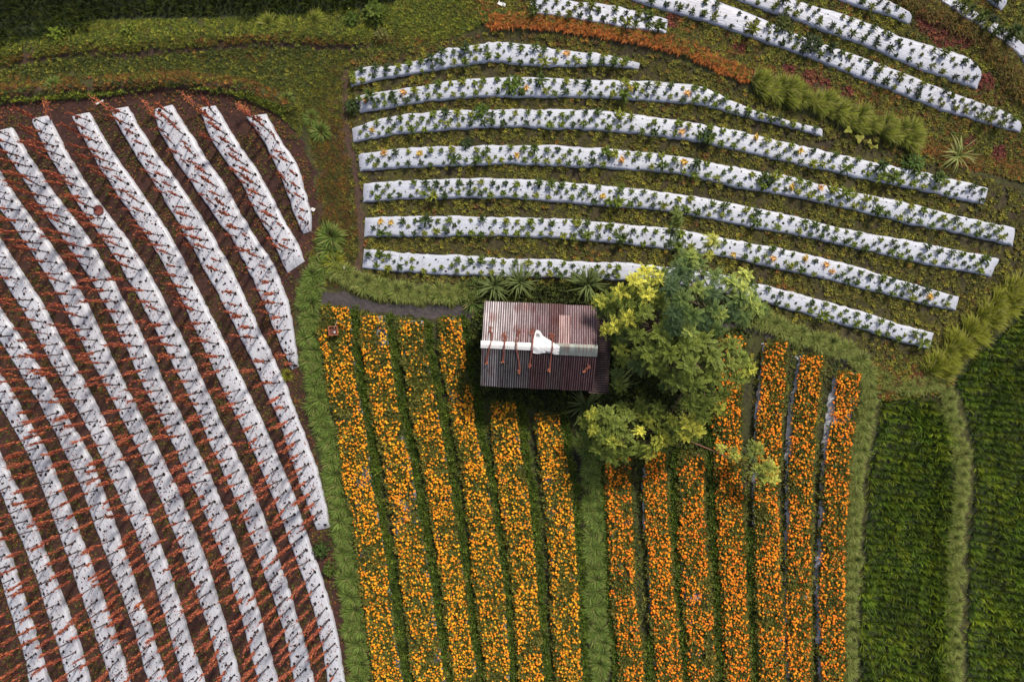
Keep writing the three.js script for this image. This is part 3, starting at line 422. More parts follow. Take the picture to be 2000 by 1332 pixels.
MB.forEach((b, n) => {
  reseed(8000 + n * 91);
  b.end = 1; const shape = bedShape(b, 0.8, 0.3), right = n >= 6;
  const label = n === 0 ? 'marigold row beside the thick grass hedge, with a small red tray in it' : n === 12 ? 'marigold row furthest right, with a white plastic edge' : n === 5 ? 'marigold row just left of the middle strip of grass' : n === 6 ? 'marigold row just right of the middle strip of grass' : n < 6 ? `${ORD[n]} marigold row from the thick grass hedge, orange flowers` : `${ORD[n - 6]} marigold row right of the middle strip of grass`;
  const g = top(new THREE.Group(), 'marigold_row', label, 'flower row', null);
  const u0 = b.strip ? -b.strip / 48 : -0.04;
  part('plastic_sheet', bedMesh(shape, u0, right ? 1.02 : 0.92), b.strip ? M.plasticStrip : M.plasticOld, g);
  const fol = [], flo = [], area = shape.len * 1.25;
  for (let k = 0; k < area * 80; k++) {
    const t = rnd(), bare = b.strip && t < b.stripEnd ? 0.24 * vnoise(t * 22, n * 3.1) : -0.22, u = right ? rr(bare, 1.0) : rr(0.0, 1.16), edge = right ? u < 0.06 && bare < 0 : u > 0.86, p = shape.pt(t, u);
    if (fbm(p.x * 1.1 + n * 9, p.z * 0.8, 2) < 0.27 && !edge && rnd() < 0.7) continue;
    fol.push({ x: p.x + rr(-0.04, 0.04), y: (edge ? 0.05 : p.y + rr(-0.02, 0.16)), z: p.z, ry: rr(0, 6.28), rx: rr(-0.3, 0.3), s: rr(0.65, 1.15), c: mul3(edge ? pick([[0.095, 0.155, 0.024], [0.06, 0.105, 0.021], [0.135, 0.19, 0.028]]) : pick(MLEAF), rr(0.8, 1.2)) });
  }
  for (let k = 0; k < area * 118; k++) {
    const t = rnd(), u = right ? rr(b.strip ? 0.03 : -0.06, 1.04)   : rr(-0.06, 0.92), p = shape.pt(t, u), f = fbm(p.x * 1.5 + n * 5, p.z * 1.1 + 4, 3);
    if (rnd() > sstep(0.16, 0.6, f) * 1.2) continue;
    flo.push({ x: p.x, y: p.y + rr(0.14, 0.36), z: p.z, ry: rr(0, 6.28), rx: rr(-0.35, 0.35), rz: rr(-0.35, 0.35), s: 0.026 + 0.036 * rnd(), c: mul3(pick(right ? ORANGES2 : ORANGES), rr(0.85, 1.08)) });
  }
  const a = copies(CLUMP, M.leaf, fol); a.name = 'foliage'; a.userData.kind = 'stuff'; g.add(a);
  const f = copies(FLOWER, M.flower, flo); f.name = 'flower_heads'; f.userData.kind = 'stuff'; g.add(f);
});

// ------------------------------------------------------------ ground cover
function tuft(n, len, w, e0, e1, droop, segs = 2, r = 0.03) { const g = new Geo(); for (let k = 0; k < n; k++) { const az = rr(0, 6.28), k1 = rr(0.7, 1.3); g.blade([Math.cos(az) * r * rr(0, 1), -0.02, Math.sin(az) * r * rr(0, 1)], az, len * rr(0.6, 1.1), w * rr(0.8, 1.2), rr(e0, e1), rr(droop * 0.5, droop), segs, mul3([0.8, 0.8, 0.8], k1), mul3([1.12, 1.1, 0.95], k1), 0.25); } return g.build(); }
function rosette(n, len, w) { const g = new Geo(); for (let k = 0; k < n; k++) { const az = k / n * 6.28 + rr(-0.3, 0.3), e = rr(0.1, 0.8), d = [Math.cos(az) * Math.cos(e), Math.sin(e), Math.sin(az) * Math.cos(e)], k1 = rr(0.75, 1.25); g.leaf([0, rr(0.01, 0.05), 0], d, [-Math.sin(az), 0, Math.cos(az)], len * rr(0.7, 1.15), w * rr(0.8, 1.2), mul3([0.75, 0.75, 0.75], k1), mul3([1.15, 1.12, 0.95], k1), rr(0.02, 0.15)); } return g.build(); }
reseed(616);
const WEED = rosette(9, 0.105, 0.026), TUFT = tuft(12, 0.17, 0.014, 0.5, 1.4, 1.3), LITTER = rosette(5, 0.09, 0.014);
function boxOf(poly) { const b = [1e9, 1e9, -1e9, -1e9]; for (const q of poly) { b[0] = Math.min(b[0], q[0]); b[1] = Math.min(b[1], q[1]); b[2] = Math.max(b[2], q[0]); b[3] = Math.max(b[3], q[1]); } b[0] = Math.max(b[0], -60); b[1] = Math.max(b[1], -60); b[2] = Math.min(b[2], 2060); b[3] = Math.min(b[3], 1392); return b; }
// scatter over a polygon: per square metre, colour by place, kept where keep says so
function scatter(poly, per, s0, s1, colour, keep = () => true) {
  const b = boxOf(poly), n = Math.round((b[2] - b[0]) * (b[3] - b[1]) / 1600 * per), out = [];
  for (let k = 0; k < n; k++) {
    const px = rr(b[0], b[2]), py = rr(b[1], b[3]); if (!inPoly(poly, px, py) || at(covered, px, py)) continue;
    if (!keep(px, py)) continue;
    const p = onLand(px, py), c = colour(px, py); out.push({ x: p.x, y: p.y, z: p.z, ry: rr(0, 6.28), rx: rr(-0.25, 0.25), s: rr(s0, s1), c: mul3(c, rr(0.75, 1.25)) });
  }
  return out;
}
const OLIVE = [[0.155, 0.150, 0.020], [0.110, 0.112, 0.018], [0.080, 0.090, 0.018], [0.22, 0.205, 0.024], [0.058, 0.060, 0.016], [0.10, 0.078, 0.02]], GRASS = [[0.125, 0.148, 0.018], [0.16, 0.172, 0.018], [0.085, 0.108, 0.017], [0.21, 0.205, 0.024], [0.05, 0.066, 0.014], [0.13, 0.11, 0.02]], RUST = [[0.20, 0.085, 0.022], [0.14, 0.06, 0.02], [0.24, 0.12, 0.022], [0.10, 0.055, 0.018]], REDS = [[0.19, 0.045, 0.04], [0.12, 0.03, 0.03], [0.22, 0.075, 0.04], [0.10, 0.08, 0.02]], DARK = [[0.045, 0.065, 0.014], [0.06, 0.085, 0.016], [0.03, 0.045, 0.012], [0.09, 0.11, 0.018]];
const mixPal = (a, b, f) => (rnd() < f ? pick(b) : typeof a[0] === 'number' ? a : pick(a));
const near = (px, py, list) => list.some((q) => Math.hypot(px - q[0], py - q[1]) < q[2]);
const redSpots = [[1810, 45, 26], [1845, 70, 28], [1880, 78, 18], [1540, 140, 14], [1585, 155, 20], [1610, 165, 14], [1440, 95, 12], [1920, 160, 20], [1950, 300, 16], [1895, 275, 12], [1655, 180, 12], [1312, 42, 16], [860, 22, 18], [1942, 382, 14], [1790, 745, 18], [1750, 755, 14]];
const dense = (px, py, lo, s = 34) => fbm(px / s, py / s, 3) > lo - 0.15 * rnd();
reseed(2024);
top(copies(WEED, M.weed, scatter(POLY.middle, 125, 0.4, 1.45, (x, y) => mixPal(OLIVE, RUST, y < 120 || fbm(x / 50, y / 50) > 0.64 ? 0.15 : 0.02), (x, y) => at(region, x, y) !== REG.path && dense(x, y, 0.53, 20))), 'weeds', 'low yellow-green weeds in the furrows between the middle white beds', 'weeds', null, 'stuff');
top(copies(TUFT, M.weed, scatter(POLY.middle, 45, 0.5, 1.2, () => pick(OLIVE), (x, y) => at(region, x, y) !== REG.path && dense(x, y, 0.5))), 'grass', 'short grass sprouting among the weeds of the middle field', 'grass', null, 'stuff');
top(copies(WEED, M.weed, scatter(POLY.upper, 130, 0.5, 1.5, (x, y) => near(x, y, redSpots) ? pick(REDS) : mixPal(mixPal(OLIVE, GRASS, 0.4), RUST, fbm(x / 45, y / 45) > 0.6 ? 0.4 : 0.04), (x, y) => dense(x, y, 0.40))), 'weeds', 'olive and reddish weeds on the upper right terrace', 'weeds', null, 'stuff');
top(copies(TUFT, M.weed, scatter(POLY.upper, 70, 0.5, 1.4, (x, y) => near(x, y, redSpots) ? pick(REDS) : mixPal(OLIVE, RUST, 0.2))), 'grass', 'short olive grass on the upper right terrace', 'grass', null, 'stuff');
const bank = [[-70, 80], [80, 74], [180, 40], [520, 36], [760, 8], [900, -40], [960, 40], [840, 90], [700, 112], [650, 118], [610, 200], [585, 262], [545, 222], [490, 194], [420, 176], [345, 168], [250, 180], [150, 190], [60, 194], [-70, 205]];
const through = (pts, x) => { for (let k = 1; k < pts.length; k++) if (x <= pts[k][0]) return lerp(pts[k - 1][1], pts[k][1], clamp((x - pts[k - 1][0]) / (pts[k][0] - pts[k - 1][0]), 0, 1)); return pts[pts.length - 1][1]; };
const BRIGHT = [[0.15, 0.19, 0.018], [0.20, 0.225, 0.02], [0.10, 0.135, 0.016], [0.07, 0.10, 0.016]];
const bankColour = (x, y) => {
  const d = y - through([[0, 190], [150, 178], [340, 166], [480, 180], [570, 214]], x), e = y - through([[0, 133], [105, 109], [245, 105], [525, 86], [700, 90]], x);
  if (x > 560 && y > 110) return mixPal(GRASS, DARK, 0.3);
  if (d > -3) return pick(BRIGHT);
  if (d > -12) return mixPal(DARK, RUST, 0.5);
  if (d > -26) return mixPal(GRASS, RUST, 0.3 + 0.5 * fbm(x / 30, 3));
  if (e > 0) return mixPal(mixPal(GRASS, DARK, 0.5), RUST, clamp((fbm(x / 40, y / 14) - 0.6) * 2.4, 0, 0.4));
  if (e > -20) return mixPal(GRASS, RUST, clamp((fbm(x / 40, y / 10) - 0.45) * 2.4, 0, 0.5));
  return mixPal(BRIGHT, GRASS, 0.4);
};
const offPath = (x, y) => at(region, x + rr(-3, 3), y + rr(-3, 3)) !== REG.path || rnd() < 0.1, patchy = (x, y) => offPath(x, y) && dense(x, y, 0.40, 16);
top(copies(TUFT, M.weed, scatter(bank, 240, 0.5, 1.25, bankColour, patchy)), 'grass', 'thick green and rusty grass on the bank at the upper left', 'grass', null, 'stuff');
top(copies(WEED, M.weed, scatter(bank, 130, 0.5, 1.3, (x, y) => bankColour(x, y), patchy)), 'weeds', 'broad-leaved weeds on the grassy bank at the upper left', 'weeds', null, 'stuff');
top(copies(TUFT, M.weed, scatter(POLY.column, 170, 0.5, 1.3, (x, y) => mixPal(mixPal(y < 240 ? GRASS : OLIVE, DARK, y < 240 ? 0.15 : 0.45), RUST, y > 230 && y < 470 && x > 612 ? 0.4 : 0.1), (x, y) => offPath(x, y) && (y < 240 || y > 470 || dense(x, y, 0.42, 26)))), 'grass', 'rusty grass on the path bank between the dead field and the middle field', 'grass', null, 'stuff');
top(copies(LITTER, M.weed, scatter(POLY.left, 90, 0.35, 1.1, (x, y) => mixPal(RUST, [[0.05, 0.03, 0.025], [0.07, 0.045, 0.025], [0.36, 0.12, 0.045]], 0.6), (x, y) => dense(x, y, 0.58, 22))), 'fallen_leaves', 'dry orange-brown leaves on the soil between the beds of the dead field', 'fallen leaves', null, 'stuff');
top(copies(WEED, M.weed, scatter(POLY.left, 45, 0.3, 0.9, () => pick([[0.085, 0.075, 0.016], [0.06, 0.062, 0.015], [0.11, 0.09, 0.018]]), (x, y) => dense(x, y, 0.5, 40))), 'weeds', 'small olive weeds on the dark soil of the dead field', 'weeds', null, 'stuff');
top(copies(WEED, M.weed, scatter(POLY.mari, 70, 0.5, 1.4, (x, y) => mixPal(DARK, OLIVE, x > 1380 ? 0.4 : 0.1), (x, y) => at(region, x, y) === REG.mari && dense(x, y, y > 850 ? 0.47 : 0.55))), 'weeds', 'dark green weeds in the furrows between the marigold rows', 'weeds', null, 'stuff');
top(copies(LEAFY, M.weed, scatter(POLY.yard, 42, 0.5, 1.3, () => pick(DARK), (x, y) => at(region, x, y) !== REG.mud && !(x > 945 && x < 1165 && y > 605 && y < 755))), 'undergrowth', 'dark green undergrowth round the hut and under the trees', 'undergrowth', null, 'stuff');
top(copies(WEED, M.weed, scatter([[1700, 700], [1850, 690], [1862, 745], [1845, 770], [1720, 782], [1705, 740]], 170, 0.6, 1.4, (x, y) => near(x, y, redSpots) ? pick([...REDS, ...RUST]) : mixPal(GRASS, RUST, 0.25))), 'weeds', 'mixed green and rusty weeds between the hedge and the small rice paddy', 'weeds', null, 'stuff');
// strips of taller grass
function along(pts, per, w, s0, s1, colour, turn) { const c = curveOf(pts), len = c.getLength() / 40, out = []; for (let k = 0; k < len * per; k++) { const p = c.getPointAt(rnd()), q = onLand(p.x + rr(-w, w), p.y + rr(-w, w)); out.push({ x: q.x, y: q.y, z: q.z, ry: turn ?? rr(0, 6.28), rx: rr(-0.3, 0.3), s: rr(s0, s1), c: mul3(colour(p.x, p.y), rr(0.75, 1.25)) }); } return out; }
reseed(77001);
const DRYTUFT = tuft(16, 0.3, 0.02, 0.2, 1.2, 1.6, 3, 0.1);
top(copies(DRYTUFT, M.weed, along(HEDGE.dry, 85, 9, 0.5, 1.0, () => pick([[0.50, 0.135, 0.024], [0.36, 0.09, 0.02], [0.58, 0.20, 0.035], [0.19, 0.06, 0.02], [0.36, 0.16, 0.04]]))), 'dry_grass', 'strip of bright orange dead grass below the short upper bed', 'dry grass', null, 'stuff');
top(copies(DRYTUFT, M.weed, along([[1790, 282], [1840, 296], [1905, 315], [1950, 325], [2040, 342]], 50, 12, 0.5, 1.1, () => pick([[0.30, 0.12, 0.025], [0.22, 0.09, 0.02], [0.14, 0.09, 0.02]]))), 'dry_grass', 'strip of rusty dead grass at the right edge beside the spiky plant', 'dry grass', null, 'stuff');
top(copies(DRYTUFT, M.weed, along(HEDGE.brown, 70, 15, 0.7, 1.3, (x, y) => mixPal([[0.12, 0.095, 0.018], [0.15, 0.105, 0.02], [0.085, 0.075, 0.016]], RUST, 0.25))), 'bank_grass', 'brown-green grass on the curved bank in the top right corner', 'grass', null, 'stuff');

// ------------------------------------------------------------ rice paddies
reseed(31337);
const RICETUFT = tuft(22, 0.5, 0.022, 0.85, 1.5, 1.1, 3, 0.05);
function paddy(poly, label, dark, slope) {
  const b = boxOf(poly), out = [];
  for (let y = b[1] - 300; y < b[3] + 300; y += 14.5) for (let x = b[0]; x < b[2]; x += 8) {
    const px = x + rr(-2.6, 2.6), py = y + slope * (x - b[0]) + rr(-1.6, 1.6) + 5 * Math.sin(x / 60 + y / 90); if (!inPoly(poly, px, py)) continue;
    const p = onLand(px, py), v = fbm(px / 45, py / 45), c = mul3(pick([[0.065, 0.115, 0.008], [0.085, 0.140, 0.009], [0.048, 0.090, 0.008], [0.125, 0.165, 0.010]]), dark * lerp(0.5, 1.7, v) * rr(0.7, 1.3));
    out.push({ x: p.x, y: p.y, z: p.z, ry: rr(0, 6.28), rx: rr(-0.1, 0.25), s: rr(0.6, 1.2), sy: rr(0.85, 1.3), c });
  }
  top(copies(RICETUFT, M.grassLeaf, out), 'rice', label, 'rice', null, 'stuff');
}
paddy(RICE[0], 'dark green rice filling the large paddy along the right edge', 1.2, 0.14);
paddy(RICE[1], 'dark green rice in the small paddy behind the curved grass bank', 1.2, 0.12);
paddy(RICE[2], 'very dark green rice in the paddy along the upper left edge', 0.3, -0.05);

// ------------------------------------------------------------ grass hedges, clump by clump
function clump(n, len, w, c0, c1, spread, leanAz = null) {
  const g = new Geo();
  for (let k = 0; k < n; k++) {
    const az = leanAz === null ? k * 2.399 + rr(-0.4, 0.4) : leanAz + rr(-1.3, 1.3), f = Math.sqrt((k + 0.5) / n), r = (leanAz === null ? 0.26 : 0.2) * f * rr(0.6, 1.3), k1 = rr(0.6, 1.3), a0 = k * 2.399;
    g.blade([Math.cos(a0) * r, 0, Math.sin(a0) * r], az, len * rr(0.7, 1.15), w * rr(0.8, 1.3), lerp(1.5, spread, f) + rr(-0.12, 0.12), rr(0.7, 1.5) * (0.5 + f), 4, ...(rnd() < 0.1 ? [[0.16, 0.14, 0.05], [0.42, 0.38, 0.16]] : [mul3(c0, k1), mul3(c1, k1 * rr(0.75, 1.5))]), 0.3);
  }
  return g.build();
}
reseed(5150);
const HG = { a: [0.048, 0.082, 0.018], b: [0.195, 0.285, 0.058] };  // hedge blades: shade painted into the dark base, tip brightened
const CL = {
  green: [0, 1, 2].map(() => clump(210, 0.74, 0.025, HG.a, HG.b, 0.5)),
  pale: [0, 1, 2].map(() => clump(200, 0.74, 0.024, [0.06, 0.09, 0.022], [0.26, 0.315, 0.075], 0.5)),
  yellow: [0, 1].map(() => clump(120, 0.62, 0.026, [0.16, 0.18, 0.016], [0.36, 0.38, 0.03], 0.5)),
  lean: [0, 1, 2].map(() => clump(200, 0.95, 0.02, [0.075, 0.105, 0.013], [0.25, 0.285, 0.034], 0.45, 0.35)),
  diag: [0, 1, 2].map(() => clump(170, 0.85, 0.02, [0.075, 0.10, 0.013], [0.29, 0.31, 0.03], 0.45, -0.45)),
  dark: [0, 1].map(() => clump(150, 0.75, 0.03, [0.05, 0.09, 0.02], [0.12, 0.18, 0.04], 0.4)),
};
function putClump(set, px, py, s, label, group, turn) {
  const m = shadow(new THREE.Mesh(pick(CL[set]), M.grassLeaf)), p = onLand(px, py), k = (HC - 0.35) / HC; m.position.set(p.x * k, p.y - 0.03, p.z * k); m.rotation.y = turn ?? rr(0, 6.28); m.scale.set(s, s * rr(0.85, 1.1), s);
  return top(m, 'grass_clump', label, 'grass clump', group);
}
function hedge(set, pts, pitch, offs, s0, s1, label, group, turn, ends = ['left', 'upper', 'lower']) {
  const c = curveOf(pts), n = Math.floor(c.getLength() / pitch), seen = [0, 0];
  for (let k = 0; k <= n; k++) { const t = clamp((k + rr(-0.15, 0.15)) / n, 0, 1), p = c.getPointAt(t), d = c.getTangentAt(t); for (let q = 0; q < offs.length; q++) { const w = offs[q] + rr(-5, 5), e = rr(-7, 7), x = p.x - d.y * w + d.x * e, y = p.y + d.x * w + d.y * e; if (x < -12 || x > 2012 || y < -12 || y > 1344) continue; seen[q]++; putClump(set, x, y, rr(s0, s1), label.replace('clump', `clump, ${nth(seen[q])} from ${ends[0]}, ${ends[q + 1]} side,`), group, turn === undefined ? undefined : turn + rr(-0.5, 0.5)); } }
}
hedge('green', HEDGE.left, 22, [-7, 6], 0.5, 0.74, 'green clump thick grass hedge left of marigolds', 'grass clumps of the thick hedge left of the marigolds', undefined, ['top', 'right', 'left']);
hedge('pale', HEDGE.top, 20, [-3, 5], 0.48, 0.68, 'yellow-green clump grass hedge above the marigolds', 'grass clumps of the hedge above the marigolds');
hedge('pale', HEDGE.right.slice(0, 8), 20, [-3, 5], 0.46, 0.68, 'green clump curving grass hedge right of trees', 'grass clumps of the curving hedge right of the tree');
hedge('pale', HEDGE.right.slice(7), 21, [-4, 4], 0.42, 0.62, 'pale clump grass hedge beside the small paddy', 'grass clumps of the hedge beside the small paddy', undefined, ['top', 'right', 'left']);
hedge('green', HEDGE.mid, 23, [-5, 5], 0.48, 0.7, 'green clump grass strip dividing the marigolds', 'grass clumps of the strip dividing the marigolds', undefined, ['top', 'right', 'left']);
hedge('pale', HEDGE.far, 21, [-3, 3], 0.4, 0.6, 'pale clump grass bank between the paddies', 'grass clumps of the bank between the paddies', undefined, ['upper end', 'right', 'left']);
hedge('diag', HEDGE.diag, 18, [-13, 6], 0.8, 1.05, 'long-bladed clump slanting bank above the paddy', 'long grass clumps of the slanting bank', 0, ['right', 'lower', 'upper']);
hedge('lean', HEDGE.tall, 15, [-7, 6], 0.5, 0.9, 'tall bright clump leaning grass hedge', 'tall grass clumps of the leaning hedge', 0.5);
putClump('green', 642, 462, 0.98, 'round green grass clump standing alone at the top of the thick hedge', null);
putClump('green', 638, 487, 0.85, 'green grass clump just below the round one at the hedge top', null);
putClump('yellow', 648, 512, 0.95, 'bright yellow-green grass clump in the corner where two hedges meet', null);
putClump('green', 603, 226, 0.6, 'upper of two green grass clumps beside the top right bed of the dead field', null);
putClump('green', 622, 254, 0.72, 'lower of two green grass clumps beside the top right bed of the dead field', null);
putClump('green', 556, 190, 0.5, 'small green grass clump on the edge of the bank above the dead field', null);
putClump('green', 97, 164, 0.62, 'blue-green grass clump on the bank at the upper left', null);
putClump('dark', 922, 590, 0.85, 'dark green grass clump at the left corner of the hut', null);
putClump('dark', 935, 562, 0.8, 'dark green grass clump between the hedge and the spiky plants', null);
putClump('yellow', 555, 733, 0.5, 'small yellow-green tuft on the fourth bed of the dead field', null);
for (const [x, y, l] of [[520, 44, 'left'], [560, 42, 'middle'], [610, 36, 'right']]) putClump('lean', x, y, 0.7, `${l === 'middle' ? 'middle' : l + 'most'} of three tall grass clumps at the rim of the upper left paddy`, null);

// ------------------------------------------------------------ spiky plants: each leaf a part
reseed(909);
const SPIKE = [0, 1, 2].map((k) => { const g = new Geo(); g.blade([0, 0, 0], 0, 1, 0.066, [1.1, 0.8, 0.45][k], [1.1, 1.3, 1.0][k], 7, [0.06, 0.095, 0.026], [0.19, 0.24, 0.08], 0.5, 0.5); return g.build(); });
const SPIKEPALE = [0, 1, 2].map((k) => { const g = new Geo(); g.blade([0, 0, 0], 0, 1, 0.055, [0.9, 0.6, 0.4][k], [1.2, 1.2, 0.9][k], 7, [0.20, 0.23, 0.05], [0.36, 0.38, 0.15], 0.5, 0.5); return g.build(); });
function spiky(px, py, n, len, set, label, azs, group) {
  const p = onLand(px, py), o = new THREE.Group(); o.position.set(p.x, p.y, p.z);
  for (let k = 0; k < n; k++) { const m = part('leaf', pick(set), M.leaf, o); m.position.set(rr(-0.1, 0.1), rr(0.05, 0.3), rr(-0.1, 0.1)); m.rotation.set(rr(-0.2, 0.2), azs ? -(azs[0] + rr(-azs[1], azs[1])) : rr(0, 6.28), rr(-0.25, 0.3), 'YXZ'); const s = len * rr(0.65, 1.15); m.scale.set(s, s, 0.8); }
  const st = new Geo(); st.rod([[0, -0.1, 0, 0.1], [0, 0.3, 0, 0.07]], [0.12, 0.1, 0.06], [0.12, 0.13, 0.05], 7); part('stem', st.build(), M.dry, o);
  return top(o, 'spiky_plant', label, 'plant', group);
}
spiky(966, 560, 60, 1.0, SPIKE, 'spiky long-leaved plant behind the left corner of the hut', null);
spiky(1014, 553, 60, 1.0, SPIKE, 'spiky long-leaved plant behind the hut, second from the left', null);
spiky(1146, 556, 70, 1.15, SPIKE, 'large spiky long-leaved plant behind the hut next to the tree', null);
spiky(1142, 790, 36, 1.15, SPIKE, 'dark spiky long-leaved plant below the lean-to', null);
spiky(1196, 755, 14, 1.3, SPIKE, 'few long leaves of a spiky plant right of the lean-to', [-0.6, 0.9]);
spiky(1866, 305, 34, 1.0, SPIKEPALE, 'pale spiky plant with drooping leaves above the third bed', null);

// ------------------------------------------------------------ bushes, broad leaves
function bush(px, py, r, label, colour, n = 150, name = 'bush') {
  const p = onLand(px, py), g = new Geo();
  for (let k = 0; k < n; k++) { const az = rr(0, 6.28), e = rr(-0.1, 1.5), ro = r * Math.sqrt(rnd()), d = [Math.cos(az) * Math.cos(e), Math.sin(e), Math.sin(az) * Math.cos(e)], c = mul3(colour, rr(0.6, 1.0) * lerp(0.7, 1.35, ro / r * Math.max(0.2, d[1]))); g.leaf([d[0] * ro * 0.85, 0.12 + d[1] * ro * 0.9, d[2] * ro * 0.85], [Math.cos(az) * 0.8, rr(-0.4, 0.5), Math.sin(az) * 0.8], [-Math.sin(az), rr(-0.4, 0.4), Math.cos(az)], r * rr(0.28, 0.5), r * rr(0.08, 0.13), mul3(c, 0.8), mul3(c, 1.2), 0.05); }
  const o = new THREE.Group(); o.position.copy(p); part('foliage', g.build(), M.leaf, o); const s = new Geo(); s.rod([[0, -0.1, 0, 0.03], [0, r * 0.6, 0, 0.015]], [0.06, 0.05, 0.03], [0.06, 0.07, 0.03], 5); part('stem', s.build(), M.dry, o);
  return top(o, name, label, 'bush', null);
}
reseed(6161);
bush(1004, 172, 0.55, 'large bright green bush growing through the second bed of the middle field', [0.095, 0.155, 0.022]);
bush(942, 222, 0.45, 'bright green bush on the top edge of the third middle bed', [0.085, 0.14, 0.022]);
bush(912, 283, 0.36, 'dark green bush on the top edge of the fourth middle bed', [0.045, 0.075, 0.024]);
bush(690, 212, 0.40, 'dark green bush at the left end of the second middle bed', [0.045, 0.08, 0.022]);
bush(1376, 268, 0.45, 'dark green bush on the lower edge of the third middle bed', [0.04, 0.075, 0.02]);
bush(1490, 355, 0.48, 'dark green bush on the fourth middle bed, right of its middle', [0.05, 0.085, 0.02]);
bush(1778, 322, 0.55, 'bright green bush left of the pale spiky plant', [0.085, 0.15, 0.03]);
bush(1527, 50, 0.5, 'olive green bush on the longest bed of the upper right terrace', [0.075, 0.095, 0.02]);
bush(1580, 92, 0.6, 'dark green bush on the lower edge of the longest upper right bed', [0.035, 0.055, 0.02]);
bush(629, 1070, 0.45, 'green leafy bush between the hedge and the end of a white bed', [0.06, 0.11, 0.024], 120);
bush(645, 1110, 0.4, 'yellow-green leafy bush by the thick hedge near the bottom', [0.09, 0.14, 0.022], 100);
bush(117, 72, 0.42, 'bright yellow-green weed bush at the rim of the upper left paddy', [0.16, 0.22, 0.022], 100);
bush(255, 62, 0.38, 'yellow-green weed bush on the bank, right of the brighter one', [0.14, 0.18, 0.022], 100);
bush(735, 30, 0.6, 'light green bush at the right end of the upper left paddy', [0.10, 0.15, 0.02], 140);
bush(690, 42, 0.45, 'small green bush on the bank left of the light green bush', [0.08, 0.13, 0.018], 110);
bush(745, 72, 0.4, 'pale olive bush beside the red earth path', [0.17, 0.17, 0.05], 110);
bush(1480, 600, 0.5, 'yellow-green bush where the curving hedge meets the tree', [0.12, 0.15, 0.025], 120);
for (const [x, y, r, l] of [[1653, 257, 0.3, 'largest yellow broad-leaved plant below the tall leaning grass'], [1675, 273, 0.34, 'yellow broad-leaved plant right of the largest one'], [1695, 280, 0.18, 'small yellow-green broad-leaved plant below the leaning grass'], [1708, 289, 0.16, 'smallest yellow-green broad-leaved plant below the leaning grass']]) {
  const p = onLand(x, y), o = new THREE.Group(); o.position.copy(p);
  for (let k = 0; k < 3; k++) { const g = new Geo(); g.blade([0, 0.22, 0], k * 2.2 + x, r * 0.8, r * 0.55, 0.35, 0.8, 5, [0.26, 0.28, 0.05], [0.36, 0.36, 0.07], 0.2, 0.2); part('leaf', g.build(), M.leaf, o); }
  const s = new Geo(); s.rod([[0, -0.05, 0, 0.012], [0, 0.22, 0, 0.01]], [0.2, 0.2, 0.06], [0.3, 0.3, 0.08], 4); part('stem', s.build(), M.dry, o);
  top(o, 'broadleaf_plant', l, 'plant', null);
}

// ------------------------------------------------------------ trees: trunk, branches, crown of feathery clusters
function feather(young, n = 26) {
  const g = new Geo(), old = [0.080, 0.122, 0.040], mid = [0.165, 0.225, 0.044], yo = [0.60, 0.60, 0.11];
  for (let k = 0; k < n; k++) {
    const f = k / n, az = k * 2.399 + rr(-0.4, 0.4), len = lerp(1.0, 0.5, f) * rr(0.72, 1.18), e0 = lerp(0.1, 1.2, f) + rr(-0.25, 0.25), droop = rr(0.5, 1.1);
    const y = clamp(young * (0.35 + 0.75 * rnd()) + young * 0.35 * f + rr(-0.06, 0.06), 0, 1), c = y < 0.5 ? mix3(old, mid, y * 2) : mix3(mid, yo, y * 2 - 1), pairs = Math.round(lerp(13, 8, f)), tip = mix3(c, yo, 0.3 * young);
    let x = 0, h = 0.05 + 0.25 * f, z = 0; const ca = Math.cos(az), sa = Math.sin(az);
    for (let q = 1; q <= pairs; q++) {
      const t = q / pairs, e = e0 - droop * t, s = len / pairs; x += ca * Math.cos(e) * s; h += Math.sin(e) * s; z += sa * Math.cos(e) * s;
      const l = 0.185 * Math.sin(Math.PI * (0.2 + 0.68 * t)) * rr(0.8, 1.2), kk = rr(0.65, 1.35), cc = mix3(c, tip, t);
      for (const sd of [-1, 1]) { const da = az + sd * lerp(1.3, 0.7, t), d = [Math.cos(da) * 0.95, Math.sin(e) * 0.5 - 0.1, Math.sin(da) * 0.95]; g.leaf([x, h, z], d, [Math.cos(da + 1.57), 0.3 * sd, Math.sin(da + 1.57)], l, 0.03 * (0.8 + 0.4 * t), mul3(cc, 0.75 * kk), mul3(cc, 1.2 * kk), -0.03); }
    }
    g.rod([[0, 0.05 + 0.25 * f, 0, 0.012], [ca * len * 0.5, 0.1 + 0.25 * f + Math.sin(e0) * len * 0.45, sa * len * 0.5, 0.007], [x, h, z, 0.003]], mul3(c, 1.1), mul3(c, 1.2), 3);
  }
  return g.build();
}
reseed(12012);
const FEATHER = [0, 0.3, 0.6, 0.9].map((y) => [feather(y), feather(y, 22), feather(y, 30)]);
M.treeLeafGrey = leafMat({ roughness: 0.6, color: new THREE.Color(1.0, 1.1, 1.35) }); M.treeLeafWarm = leafMat({ roughness: 0.6, color: new THREE.Color(1.25, 1.2, 0.95) });
